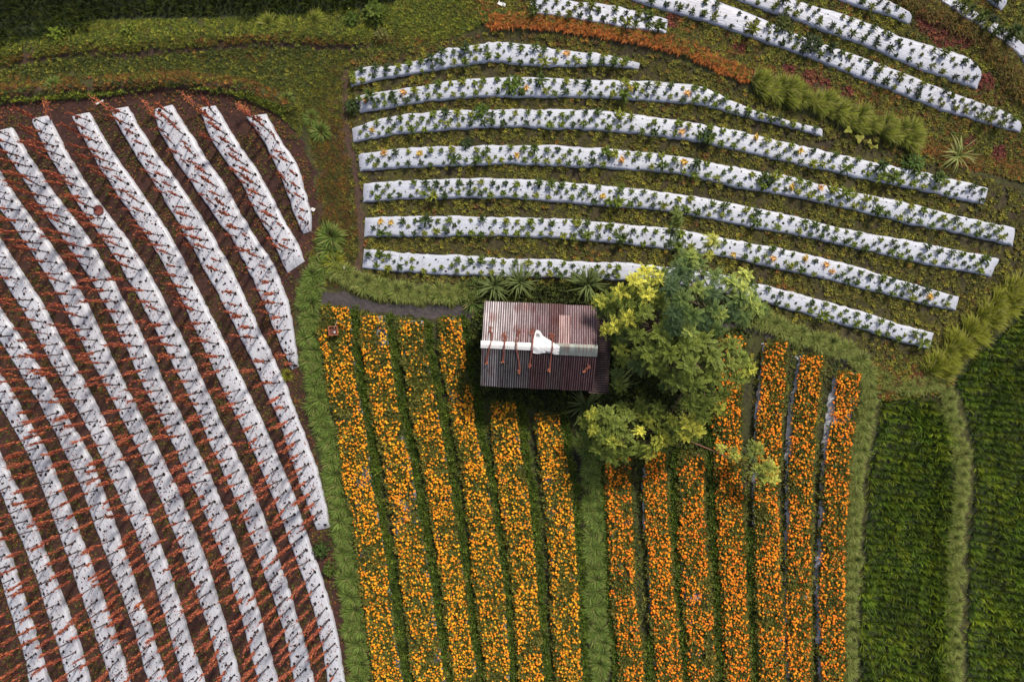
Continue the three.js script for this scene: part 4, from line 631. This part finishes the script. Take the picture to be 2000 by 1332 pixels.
function tree(name, label, baseAt, baseTopH, spots, fillers, mat = M.treeLeafWarm) {
  const b = onLand(baseAt[0], baseAt[1]), o = new THREE.Group(); o.position.set(b.x, b.y, b.z);
  const trunk = new Geo(), crown = new THREE.Group(); crown.name = 'crown';
  trunk.rod([[0, -0.2, 0, 0.19], [0.05, baseTopH * 0.3, 0.03, 0.14], [-0.04, baseTopH * 0.7, 0.02, 0.1], [0, baseTopH, 0, 0.06]], [0.13, 0.1, 0.075], [0.13, 0.1, 0.07], 8);
  part('trunk', trunk.build(), M.dry, o); o.add(crown);
  const clusters = [];
  for (const [px, py, r, young, h] of spots) clusters.push([P(px, py, h), r / 40 * (HC - h) / HC, young]);
  for (let k = 0; k < fillers; k++) { const [px, py, r, young, h] = pick(spots), hh = h * rr(0.55, 0.9); clusters.push([P(px + rr(-20, 20), py + rr(-20, 20), hh), r / 40 * rr(0.7, 1), young * 0.3]); }
  clusters.forEach(([p, r, young], k) => {
    const lv = young < 0.15 ? 0 : young < 0.42 ? 1 : young < 0.72 ? 2 : 3, m = part('foliage_cluster', pick(FEATHER[lv]), mat, crown);
    m.position.set(p.x - b.x, p.y - b.y, p.z - b.z); const out = Math.atan2(p.z - b.z, p.x - b.x), tl = rr(0.1, 0.75); m.rotation.set(Math.sin(out) * tl, rr(0, 6.28), -Math.cos(out) * tl, 'XZY'); m.scale.set(r * 1.0, r * rr(0.9, 1.2), r * 1.0);
    if (k % 2 === 0 || k < 6) { const g = new Geo(), y0 = clamp((p.y - b.y) * rr(0.4, 0.7), 0.3, baseTopH), X = p.x - b.x, Y = p.y - b.y, Z = p.z - b.z; g.rod([[0, y0, 0, 0.06], [X * 0.45 + rr(-0.1, 0.1), lerp(y0, Y, 0.55) - 0.1, Z * 0.45, 0.035], [X, Y, Z, 0.014]], [0.12, 0.09, 0.065], [0.14, 0.11, 0.06], 5); part('branch', g.build(), M.dry, o); }
  });
  return top(o, name, label, 'tree', null);
}
tree('feathery_tree', 'feathery tree with yellow-tipped leaves leaning over the lean-to roof', [1262, 640], 3.2, [[1262, 535, 26, 0.9, 4.6], [1240, 552, 28, 0.9, 4.8], [1215, 572, 28, 0.75, 4.4], [1288, 548, 24, 0.9, 4.5], [1265, 580, 28, 0.85, 5.0], [1225, 598, 30, 0.3, 4.3], [1174, 590, 24, 0.6, 3.6], [1196, 604, 24, 0.2, 3.7], [1203, 636, 26, 0.85, 4.0], [1230, 622, 28, 0.85, 4.5], [1185, 645, 20, 0.9, 3.7], [1260, 612, 28, 0.4, 4.9], [1292, 592, 26, 0.3, 4.9], [1222, 655, 22, 0.1, 3.9], [1213, 680, 22, 0.6, 3.6], [1218, 700, 24, 0.3, 3.3], [1206, 728, 20, 0.1, 3.0], [1212, 752, 22, 0.4, 2.9], [1245, 655, 28, 0.15, 4.6], [1250, 690, 26, 0.3, 4.2]], 16);
tree('feathery_tree', 'tallest feathery tree with grey-green leaves, its crown reaching over the white beds', [1352, 610], 4.4, [[1330, 540, 34, 0.1, 5.4], [1354, 505, 26, 0.5, 5.6], [1345, 525, 30, 0.3, 5.5], [1312, 560, 32, 0.1, 5.6], [1335, 585, 30, 0.4, 6.0], [1368, 565, 28, 0.6, 6.0], [1396, 540, 26, 0.4, 5.4], [1392, 575, 30, 0.05, 5.7], [1425, 555, 26, 0.6, 5.2], [1455, 540, 22, 0.8, 4.9], [1448, 562, 24, 0.8, 5.0], [1462, 585, 24, 0.7, 4.7], [1440, 585, 30, 0.3, 5.1], [1478, 602, 24, 0.5, 4.2], [1425, 605, 30, 0.1, 5.0], [1452, 618, 26, 0.35, 4.4], [1395, 605, 28, 0.2, 5.8], [1408, 612, 22, 0.8, 5.9], [1355, 615, 30, 0.15, 6.1], [1320, 610, 30, 0.1, 5.9], [1375, 630, 28, 0.1, 5.7], [1345, 645, 26, 0.6, 5.8], [1318, 640, 28, 0.1, 5.6], [1402, 640, 26, 0.3, 5.2]], 16, M.treeLeafGrey);
tree('feathery_tree', 'broad dark green feathery tree hanging over the marigolds, right of the hut', [1345, 725], 3.8, [[1292, 655, 34, 0.2, 5.2], [1270, 690, 32, 0.4, 4.8], [1282, 715, 28, 0.3, 4.6], [1312, 690, 34, 0.15, 5.2], [1300, 735, 24, 0.35, 4.2], [1345, 680, 34, 0.15, 5.5], [1375, 670, 32, 0.2, 5.5], [1345, 715, 34, 0.2, 5.6], [1325, 745, 32, 0.3, 5.0], [1360, 750, 34, 0.2, 5.3], [1392, 700, 34, 0.2, 5.4], [1395, 735, 32, 0.3, 5.2], [1420, 715, 32, 0.3, 5.0], [1445, 700, 28, 0.4, 4.7], [1458, 722, 28, 0.45, 4.4], [1440, 740, 28, 0.25, 4.4], [1425, 675, 26, 0.2, 4.8], [1410, 765, 28, 0.3, 4.7], [1380, 780, 30, 0.15, 4.8], [1350, 785, 30, 0.2, 4.6], [1402, 795, 24, 0.45, 4.2], [1372, 810, 26, 0.3, 4.2], [1345, 825, 26, 0.75, 3.8], [1362, 838, 22, 0.8, 3.5], [1328, 838, 24, 0.65, 3.5], [1312, 855, 20, 0.6, 3.1], [1340, 850, 20, 0.8, 3.2]], 22);
tree('small_tree', 'low feathery tree standing below the hut among the marigold rows', [1220, 850], 1.9, [[1158, 812, 22, 0.6, 2.6], [1162, 840, 22, 0.65, 2.6], [1185, 808, 26, 0.35, 2.9], [1205, 830, 28, 0.4, 3.1], [1182, 852, 26, 0.35, 2.9], [1200, 862, 28, 0.6, 3.0], [1222, 850, 28, 0.4, 3.2], [1170, 875, 24, 0.4, 2.5], [1195, 890, 26, 0.4, 2.5], [1222, 882, 28, 0.4, 2.8], [1228, 815, 24, 0.35, 2.9], [1215, 800, 20, 0.3, 2.7], [1260, 822, 24, 0.6, 2.8], [1280, 818, 22, 0.4, 2.6], [1250, 845, 18, 0.95, 3.3], [1285, 850, 26, 0.7, 2.9], [1275, 870, 24, 0.7, 2.8], [1265, 885, 22, 0.6, 2.5], [1292, 862, 22, 0.85, 2.7], [1245, 875, 22, 0.3, 2.5], [1250, 795, 22, 0.2, 2.5], [1285, 798, 22, 0.2, 2.7], [1308, 822, 22, 0.45, 2.9]], 14);
{
  // a leaning sapling with a bare reddish stem
  const b = onLand(1336, 858), o = new THREE.Group(); o.position.copy(b);
  const loc = (px, py, h, r) => { const p = P(px, py, h); return [p.x - b.x, h - b.y, p.z - b.z, r]; }, s = new Geo();
  s.rod([[0, -0.1, 0, 0.045], loc(1365, 869, 0.9, 0.038), loc(1400, 883, 1.3, 0.028), loc(1445, 905, 1.7, 0.018), loc(1480, 915, 1.9, 0.01)], [0.30, 0.13, 0.09], [0.2, 0.13, 0.07], 6);
  part('trunk', s.build(), M.dry, o); const crown = new THREE.Group(); crown.name = 'crown'; o.add(crown);
  for (const [px, py, r, lv, h] of [[1408, 876, 15, 3, 1.6], [1432, 886, 18, 2, 1.8], [1438, 893, 14, 3, 1.9], [1468, 884, 24, 1, 2.0], [1478, 876, 20, 2, 2.1], [1495, 910, 24, 2, 2.1], [1478, 918, 18, 2, 2.0], [1510, 915, 18, 3, 2.0], [1490, 934, 20, 2, 1.8], [1510, 938, 16, 3, 1.8]]) { const m = part('foliage_cluster', pick(FEATHER[lv]), M.treeLeaf, crown), p = loc(px, py, h, 0); m.position.set(p[0], p[1], p[2]); m.rotation.set(rr(-0.3, 0.3), rr(0, 6), rr(-0.3, 0.3)); m.scale.setScalar(r / 40); }
  top(o, 'sapling', 'leaning sapling with a bare reddish stem and pale leaves over the marigolds', 'tree', null);
}
function sapling(base, stem, spots, label) {
  const b = onLand(base[0], base[1]), o = new THREE.Group(); o.position.copy(b); const s = new Geo(), crown = new THREE.Group(); crown.name = 'crown';
  s.rod([[0, -0.1, 0, 0.04], ...stem.map(([px, py, h, r]) => { const p = P(px, py, h); return [p.x - b.x, h - b.y, p.z - b.z, r]; })], [0.22, 0.15, 0.1], [0.2, 0.15, 0.09], 6); part('trunk', s.build(), M.dry, o); o.add(crown);
  for (const [px, py, r, lv, h] of spots) { const m = part('foliage_cluster', pick(FEATHER[lv]), M.treeLeaf, crown), p = P(px, py, h); m.position.set(p.x - b.x, h - b.y, p.z - b.z); m.rotation.set(rr(-0.35, 0.35), rr(0, 6), rr(-0.35, 0.35)); m.scale.setScalar(r / 40 * (HC - h) / HC); }
  top(o, 'sapling', label, 'tree', null);
}
sapling([1298, 535], [[1303, 505, 1.6, 0.03], [1310, 470, 3, 0.022], [1318, 430, 4.2, 0.012]], [[1322, 420, 18, 1, 4.4], [1318, 438, 20, 1, 4.1], [1312, 455, 18, 0, 3.7], [1308, 474, 14, 0, 3.1], [1326, 430, 14, 1, 4.3]], 'thin tall sapling standing clear above the tree, between two white beds');
sapling([1372, 515], [[1380, 495, 2.4, 0.025], [1389, 470, 4.2, 0.012]], [[1390, 468, 20, 3, 4.4], [1398, 476, 16, 2, 4.1], [1383, 480, 16, 2, 3.8], [1384, 498, 15, 3, 3.0]], 'yellow-topped sapling right of the thin tall one, over the white bed');

// ------------------------------------------------------------ the hut
reseed(2468);
const rustMap = noiseTex(1024, 1024, (u, v) => { const s = fbm(u * 70, v * 4, 3), b = fbm(u * 22, v * 5, 3), f = fbm(u * 120, v * 90, 2), k = 0.62 + 0.4 * s + 0.3 * (f - 0.5), r = clamp((b - 0.55) * 3 + (s - 0.5), 0, 0.8); return mix3([k, k, k], [k * 0.72, k * 0.52, k * 0.5], r * 0.75); }, true);
const HUT = new THREE.Group(); HUT.position.set(1.22, 0, 0.24); HUT.rotation.y = -2.7 * Math.PI / 180;
const RIDGE = 3.35, DROP = 0.9, HALF = 1.93, roofY = (z) => RIDGE - Math.abs(z) * DROP / HALF;
const metal = (c, rough = 0.5, m = 0.35) => std({ map: rustMap, vertexColors: true, color: new THREE.Color(...c), roughness: rough, metalness: m });
function corrugated(x0, x1, z0, z1, yOf, pitch, amp, alongX = false) {
  // ribs run down the slope (z) or, alongX, across it
  const a0 = alongX ? z0 : x0, a1 = alongX ? z1 : x1, n = Math.round(Math.abs(a1 - a0) / pitch * 8), pos = [], uv = [], idx = [], cl = [], m = 5, ribShade = (t) => mix3([0.32, 0.24, 0.25], [1.25, 1.25, 1.27], sstep(0.25, 0.85, t)); // rib light and shade painted in: crests lighter, valleys darker with a reddish tint
  for (let k = 0; k <= n; k++) for (let j = 0; j <= m; j++) {
    const a = lerp(a0, a1, k / n), w = amp * Math.sin(a / pitch * 2 * Math.PI), s = j / m, x = alongX ? lerp(x0, x1, s) : a, z = alongX ? a : lerp(z0, z1, s);
    pos.push(x, yOf(x, z) + w, z); uv.push(x / 2.4 + 0.3, z / 2.4 + 0.5); cl.push(...ribShade(w / amp * 0.5 + 0.5));
  }
  for (let k = 0; k < n; k++) for (let j = 0; j < m; j++) { const a = k * (m + 1) + j; idx.push(a, a + 1, a + m + 1, a + 1, a + m + 2, a + m + 1); }
  const g = new THREE.BufferGeometry(); g.setAttribute('position', new THREE.Float32BufferAttribute(pos, 3)); g.setAttribute('color', new THREE.Float32BufferAttribute(cl, 3)); g.setAttribute('uv', new THREE.Float32BufferAttribute(uv, 2)); g.setIndex(idx); g.computeVertexNormals(); return g;
}
{
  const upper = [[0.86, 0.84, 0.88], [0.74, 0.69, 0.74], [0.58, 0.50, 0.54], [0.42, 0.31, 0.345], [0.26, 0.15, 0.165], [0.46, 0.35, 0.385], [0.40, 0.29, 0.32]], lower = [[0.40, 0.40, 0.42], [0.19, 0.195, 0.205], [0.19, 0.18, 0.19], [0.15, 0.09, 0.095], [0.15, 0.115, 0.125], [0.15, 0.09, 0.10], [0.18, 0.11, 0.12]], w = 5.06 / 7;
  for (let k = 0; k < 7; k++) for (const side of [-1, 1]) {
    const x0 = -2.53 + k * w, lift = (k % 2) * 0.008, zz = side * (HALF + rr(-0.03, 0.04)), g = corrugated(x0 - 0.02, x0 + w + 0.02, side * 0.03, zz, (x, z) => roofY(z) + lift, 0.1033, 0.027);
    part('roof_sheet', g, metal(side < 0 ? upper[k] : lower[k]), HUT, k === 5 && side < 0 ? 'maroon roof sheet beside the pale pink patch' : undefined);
  }
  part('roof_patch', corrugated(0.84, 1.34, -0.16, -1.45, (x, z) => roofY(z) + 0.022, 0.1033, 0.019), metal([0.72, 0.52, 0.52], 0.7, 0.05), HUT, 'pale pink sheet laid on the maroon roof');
  // ridge caps: flat metal folded over the ridge
  const cap = (x0, x1, zw0, zw1, lift) => { const pos = [], uv = [], idx = [], n = 24, zs = [-1, -0.5, 0, 0.5, 1]; for (let k = 0; k <= n; k++) zs.forEach((q) => { const x = lerp(x0, x1, k / n), z = q < 0 ? q * zw0 : q * zw1; pos.push(x, roofY(z) + lift + 0.006 * (vnoise(x * 4, z * 9) - 0.5), z); uv.push(x / 2, z / 2); }); for (let k = 0; k < n; k++) for (let j = 0; j < 4; j++) { const a = k * 5 + j; idx.push(a, a + 1, a + 5, a + 1, a + 6, a + 5); } const g = new THREE.BufferGeometry(); g.setAttribute('position', new THREE.Float32BufferAttribute(pos, 3)); g.setAttribute('uv', new THREE.Float32BufferAttribute(uv, 2)); g.setIndex(idx); g.computeVertexNormals(); return g; };
  part('ridge_cap', cap(-2.60, 0.75, 0.14, 0.19, 0.032), std({ color: new THREE.Color(0.86, 0.86, 0.88), roughness: 0.6 }), HUT, 'white flat ridge cap');
  part('ridge_cap', cap(0.72, 2.56, 0.18, 0.34, 0.045), std({ map: rustMap, color: new THREE.Color(0.30, 0.335, 0.325), roughness: 0.5, metalness: 0.3 }), HUT, 'grey-green folded ridge cap');
  // the lean-to roof on the right, its ribs running outwards
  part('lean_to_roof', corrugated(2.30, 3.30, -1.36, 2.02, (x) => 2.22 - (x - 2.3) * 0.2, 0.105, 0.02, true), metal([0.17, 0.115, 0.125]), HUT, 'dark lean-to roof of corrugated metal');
  const board = std({ color: new THREE.Color(0.16, 0.11, 0.075), roughness: 0.9 }), boxAt = (w0, h, d, x, y, z) => { const g = new THREE.BoxGeometry(w0, h, d); g.translate(x, y, z); return g; };
  for (const z of [-1.6, 1.6]) for (let k = 0; k < 16; k++) part('wall_plank', boxAt(0.27, 2.3 + rr(-0.03, 0.03), 0.03, -2.1 + k * 0.28, 1.15, z + rr(-0.006, 0.006)), board, HUT);
  for (const x of [-2.26, 2.26]) for (let k = 0; k < 11; k++) part('wall_plank', boxAt(0.03, 2.3 + rr(-0.03, 0.03), 0.27, x + rr(-0.006, 0.006), 1.15, -1.42 + k * 0.284), board, HUT);
  for (const [x, z] of [[-2.26, -1.64], [2.26, -1.64], [-2.26, 1.64], [2.26, 1.64], [3.15, -1.2], [3.15, 1.85]]) { const g = new THREE.CylinderGeometry(0.055, 0.065, x > 3 ? 2.05 : 2.45, 8); g.translate(x, x > 3 ? 1.0 : 1.2, z); part('post', g, M.bark, HUT); }
  const rb = new THREE.CylinderGeometry(0.05, 0.05, 5.0, 8); rb.rotateZ(Math.PI / 2); rb.translate(0, RIDGE - 0.09, 0); part('ridge_beam', rb, M.bark, HUT);
  top(HUT, 'hut', 'small farm hut with a rusty corrugated metal roof and white ridge cap', 'hut', null);
}
// what lies on the hut's roof
const onRoof = (x, z, up = 0) => new THREE.Vector3(x, roofY(z) + up, z).applyMatrix4((HUT.updateMatrixWorld(true), HUT.matrixWorld));
{
  // crumpled white sheet on the ridge
  const g = new Geo(), nx = 18, nz = 12, lo = (u) => through([[0, -0.30], [0.06, -0.66], [0.13, -0.74], [0.26, -0.66], [0.34, -0.48], [0.62, -0.30], [1, -0.05]], u), ids = [];
  for (let i = 0; i <= nx; i++) for (let j = 0; j <= nz; j++) { const u = i / nx, v = j / nz, x = 0.0 - 0.28 + u * 1.15, z = lerp(lo(u), 0.30 + 0.03 * Math.sin(u * 9), v), bulge = 0.07 * Math.exp(-((u - 0.17) ** 2) / 0.012) * sstep(0.55, 0.1, v), w = 0.045 + bulge * 0.3 + 0.10 * Math.abs(fbm(u * 7, v * 6, 2) - 0.5) + 0.05 * Math.abs(vnoise(u * 3 + v * 9, 4) - 0.5), p = onRoof(x, z, w); const m = Math.hypot(u - 0.17, (v - 0.22) * 0.8) < 0.085 || (v > 0.86 && u > 0.45 && u < 0.8) ? [0.16, 0.17, 0.19] : [0.80, 0.81, 0.84]; ids.push(g.v(p.x, p.y, p.z, m)); }
  for (let i = 0; i < nx; i++) for (let j = 0; j < nz; j++) { const a = i * (nz + 1) + j; g.quad(ids[a], ids[a + 1], ids[a + nz + 2], ids[a + nz + 1]); }
  top(shadow(new THREE.Mesh(g.build(), std({ vertexColors: true, roughness: 0.55 }))), 'plastic_sheet', 'crumpled white plastic sheet lying on the ridge of the hut roof', 'plastic sheet', null);
}
for (const [x, z0, z1, wig, knot, label] of [[-2.24, -0.78, 0.90, 0.10, 1, 'red-brown cord over the left end of the roof ridge'], [-1.58, -0.55, 0.80, 0.02, 2.4, 'red-brown cord with a thick bundle, second from the left on the ridge'], [-0.95, -0.72, 1.22, -0.10, 0.8, 'longest red-brown cord over the ridge, middle of the white cap'], [-0.36, -0.75, 0.95, 0.03, 1.1, 'red-brown cord ending in an orange knot, left of the crumpled sheet'], [0.52, -0.62, 1.05, 0.02, 1.9, 'red-brown cord with a bundle over the right end of the crumpled sheet'], [2.18, 0.72, 1.02, 0.12, 0.5, 'short red-brown twist lying alone on the lower right of the roof']]) {
  const o = new THREE.Group(), b = onRoof(x, (z0 + z1) / 2, 0.02); o.position.copy(b); const g = new Geo(), pts = [], pts2 = [], n = 14, L = (p, r) => [p.x - b.x, p.y - b.y, p.z - b.z, r];
  for (let k = 0; k <= n; k++) { const t = k / n, z = lerp(z0, z1, t), up = Math.abs(z) < 0.34 ? 0.10 : 0.05, bump = 1 + 0.6 * vnoise(t * 9, x * 7); pts.push(L(onRoof(x + wig * Math.sin(t * 5) + 0.03 * (vnoise(t * 8, x) - 0.5), z, up), 0.019 * bump)); pts2.push(L(onRoof(x + 0.035 + wig * Math.sin(t * 5) + 0.07 * (vnoise(t * 7, x + 9) - 0.5), lerp(z0 + 0.1, z1 - 0.1, t), up + 0.01), 0.013)); }
  g.rod(pts, [0.17, 0.06, 0.05], [0.24, 0.075, 0.055], 6); part('cord', g.build(), M.dry, o);
  const g2 = new Geo(); g2.rod(pts2, [0.26, 0.085, 0.07], [0.32, 0.1, 0.07], 5); part('cord', g2.build(), M.dry, o);
  const kg = new Geo(); for (let k = 0; k < 15 * knot; k++) { const q = L(onRoof(x + wig * 0.2 + rr(-0.04, 0.04) * (1 + knot), z0 + rr(0, 0.16) * (1 + knot * 0.5), 0.06 + rr(0, 0.05)), 0), a = rr(0, 6.28); kg.leaf([q[0], q[1], q[2]], [Math.cos(a), rr(-0.1, 0.5), Math.sin(a)], [-Math.sin(a), 0, Math.cos(a)], rr(0.06, 0.13), 0.018, [0.20, 0.065, 0.045], [0.36, 0.12, 0.065], 0.1); }
  for (let k = 0; k < 10; k++) { const q = L(onRoof(x + wig * Math.sin(5) + rr(-0.05, 0.05), z1 + rr(-0.12, 0.02), 0.06), 0), a = rr(0, 6.28); kg.leaf([q[0], q[1], q[2]], [Math.cos(a), 0.3, Math.sin(a)], [-Math.sin(a), 0, Math.cos(a)], rr(0.05, 0.1), 0.02, [0.34, 0.1, 0.06], [0.46, 0.16, 0.08], 0.1); }
  part('knot', kg.build(), M.dry, o);
  top(o, 'roof_cord', label, 'cord', null);
}

// ------------------------------------------------------------ small things
{
  // small square tray on a stick among the marigolds
  const p = P(650, 646, 0.75), o = new THREE.Group(), y0 = land(p.x, p.z); o.position.set(p.x, y0, p.z); o.rotation.y = 0.08; const h = 0.75 - y0, bx = (w, hh, d, x, y, z) => { const g = new THREE.BoxGeometry(w, hh, d); g.translate(x, y, z); return g; };
  const dark = std({ color: new THREE.Color(0.12, 0.045, 0.035), roughness: 0.8 });
  part('bottom', bx(0.40, 0.02, 0.40, 0, h - 0.08, 0), dark, o);
  part('side', bx(0.44, 0.12, 0.035, 0, h - 0.03, -0.205), M.redWood, o); part('side', bx(0.44, 0.12, 0.035, 0, h - 0.03, 0.205), M.redWood, o); part('side', bx(0.035, 0.12, 0.37, -0.2, h - 0.03, 0), M.redWood, o); part('side', bx(0.035, 0.12, 0.37, 0.2, h - 0.03, 0), M.redWood, o);
  const post = new THREE.CylinderGeometry(0.025, 0.03, h, 8); post.translate(0, h / 2 - 0.09, 0); part('post', post, M.bark, o);
  const st = new Geo(); st.rod([[0.06, h, -0.12, 0.022], [0.2, h + 0.05, -0.35, 0.018], [0.26, h + 0.1, -0.5, 0.014]], [0.4, 0.28, 0.2], [0.45, 0.34, 0.25], 5); part('stick', st.build(), M.dry, o);
  top(o, 'tray', 'small square red wooden tray on a post among the marigolds by the hedge', 'tray', null);
  const cup = new THREE.LatheGeometry([[0.0, 0], [0.04, 0], [0.055, 0.09], [0.048, 0.09], [0.035, 0.015], [0, 0.012]].map((q) => new THREE.Vector2(...q)), 14), c = shadow(new THREE.Mesh(cup, std({ color: new THREE.Color(0.8, 0.78, 0.82), roughness: 0.4 }))); c.position.set(p.x + 0.08, y0 + h - 0.07, p.z + 0.06);
  top(c, 'cup', 'tiny white cup standing in the small red tray', 'cup', null);
}
{
  // round shallow basket on a bed of the dead field
  const p = P(191, 410, 0.3), pts = [[0, 0.02], [0.16, 0.02], [0.21, 0.07], [0.235, 0.075], [0.215, 0.05], [0.17, 0], [0, 0]].map((q) => new THREE.Vector2(...q)), m = shadow(new THREE.Mesh(new THREE.LatheGeometry(pts, 28), std({ color: new THREE.Color(0.17, 0.045, 0.038), roughness: 0.85 }))); m.position.set(p.x, 0.235, p.z); m.rotation.set(0.05, 0, -0.12);
  top(m, 'basket', 'round shallow dark red basket lying on the sixth bed of the dead field', 'basket', null);
}
for (const [x, y, w, d, ry, label] of [[196, 201, 0.36, 0.07, -0.5, 'narrow white strip of plastic above the fourth bed of the dead field'], [673, 523, 0.12, 0.08, 0.9, 'small white scrap by the corner where the hedges meet'], [1401, 996, 0.2, 0.24, 0.4, 'white plastic scrap left of a marigold row, right of the middle grass strip'], [1405, 916, 0.16, 0.16, 0.8, 'white plastic scrap in the furrow beside the leaning sapling'], [612, 410, 0.16, 0.14, 0.4, 'pinkish white scrap by the right end of the shortest bed'], [980, 10, 0.35, 0.16, 0.4, 'white plastic scrap at the top edge left of the short bed']]) {
  const g = new Geo(), ids = []; for (let i = 0; i <= 6; i++) for (let j = 0; j <= 5; j++) { const u = i / 6 - 0.5, v = j / 5 - 0.5; ids.push(g.v(u * w * (1 + 0.2 * vnoise(j, x)), 0.05 + 0.09 * vnoise(u * 7 + x, v * 6 + y), v * d * (1 + 0.3 * vnoise(i, y)), [0.72, 0.72, 0.76])); }
  for (let i = 0; i < 6; i++) for (let j = 0; j < 5; j++) { const a = i * 6 + j; g.quad(ids[a], ids[a + 1], ids[a + 7], ids[a + 6]); }
  const m = shadow(new THREE.Mesh(g.build(), std({ vertexColors: true, roughness: 0.5 }))), p = onLand(x, y); m.position.set(p.x, p.y + 0.03, p.z); m.rotation.y = -ry; top(m, 'plastic_scrap', label, 'plastic scrap', null);
}
for (const [x, y, x2, y2, h, label] of [[232, 224, 168, 184, 1.2, 'longest bare stick leaning over the bank above the fifth bed'], [398, 220, 348, 176, 1.4, 'red bare stick leaning over the bank above the second bed'], [305, 225, 272, 192, 1.1, 'orange bare stick leaning at the top of the third bed'], [100, 235, 84, 190, 1.3, 'brown bare stick leaning at the top of the sixth bed'], [492, 226, 458, 200, 1.0, 'short red stick leaning at the top of the shortest bed']]) {
  const a = onLand(x, y), b = P(x2, y2, h), o = new THREE.Group(); o.position.copy(a); const B = [b.x - a.x, h - a.y, b.z - a.z], s = new Geo(), d = new Geo();
  s.rod([[0, 0.1, 0, 0.028], [B[0] * 0.5, B[1] * 0.55, B[2] * 0.5, 0.024], [B[0], B[1], B[2], 0.014]], [0.14, 0.06, 0.05], [0.46, 0.2, 0.12], 5); part('stick', s.build(), M.dry, o);
  for (let k = 0; k < 60; k++) { const t = rr(0.1, 0.85), az = rr(0, 6.28), c = pick([[0.46, 0.12, 0.05], [0.38, 0.09, 0.06], [0.55, 0.2, 0.06]]); d.leaf([B[0] * t + rr(-0.1, 0.1), B[1] * t + rr(-0.1, 0.1) + 0.1, B[2] * t + rr(-0.1, 0.1)], [Math.cos(az), rr(-0.5, 0.3), Math.sin(az)], [-Math.sin(az), 0, Math.cos(az)], rr(0.08, 0.22), 0.014, c, mul3(c, 1.2), 0.05); }
  part('dry_foliage', d.build(), M.dry, o);
  top(o, 'leaning_stick', label, 'stick', null);
}

renderer.render(scene, camera);
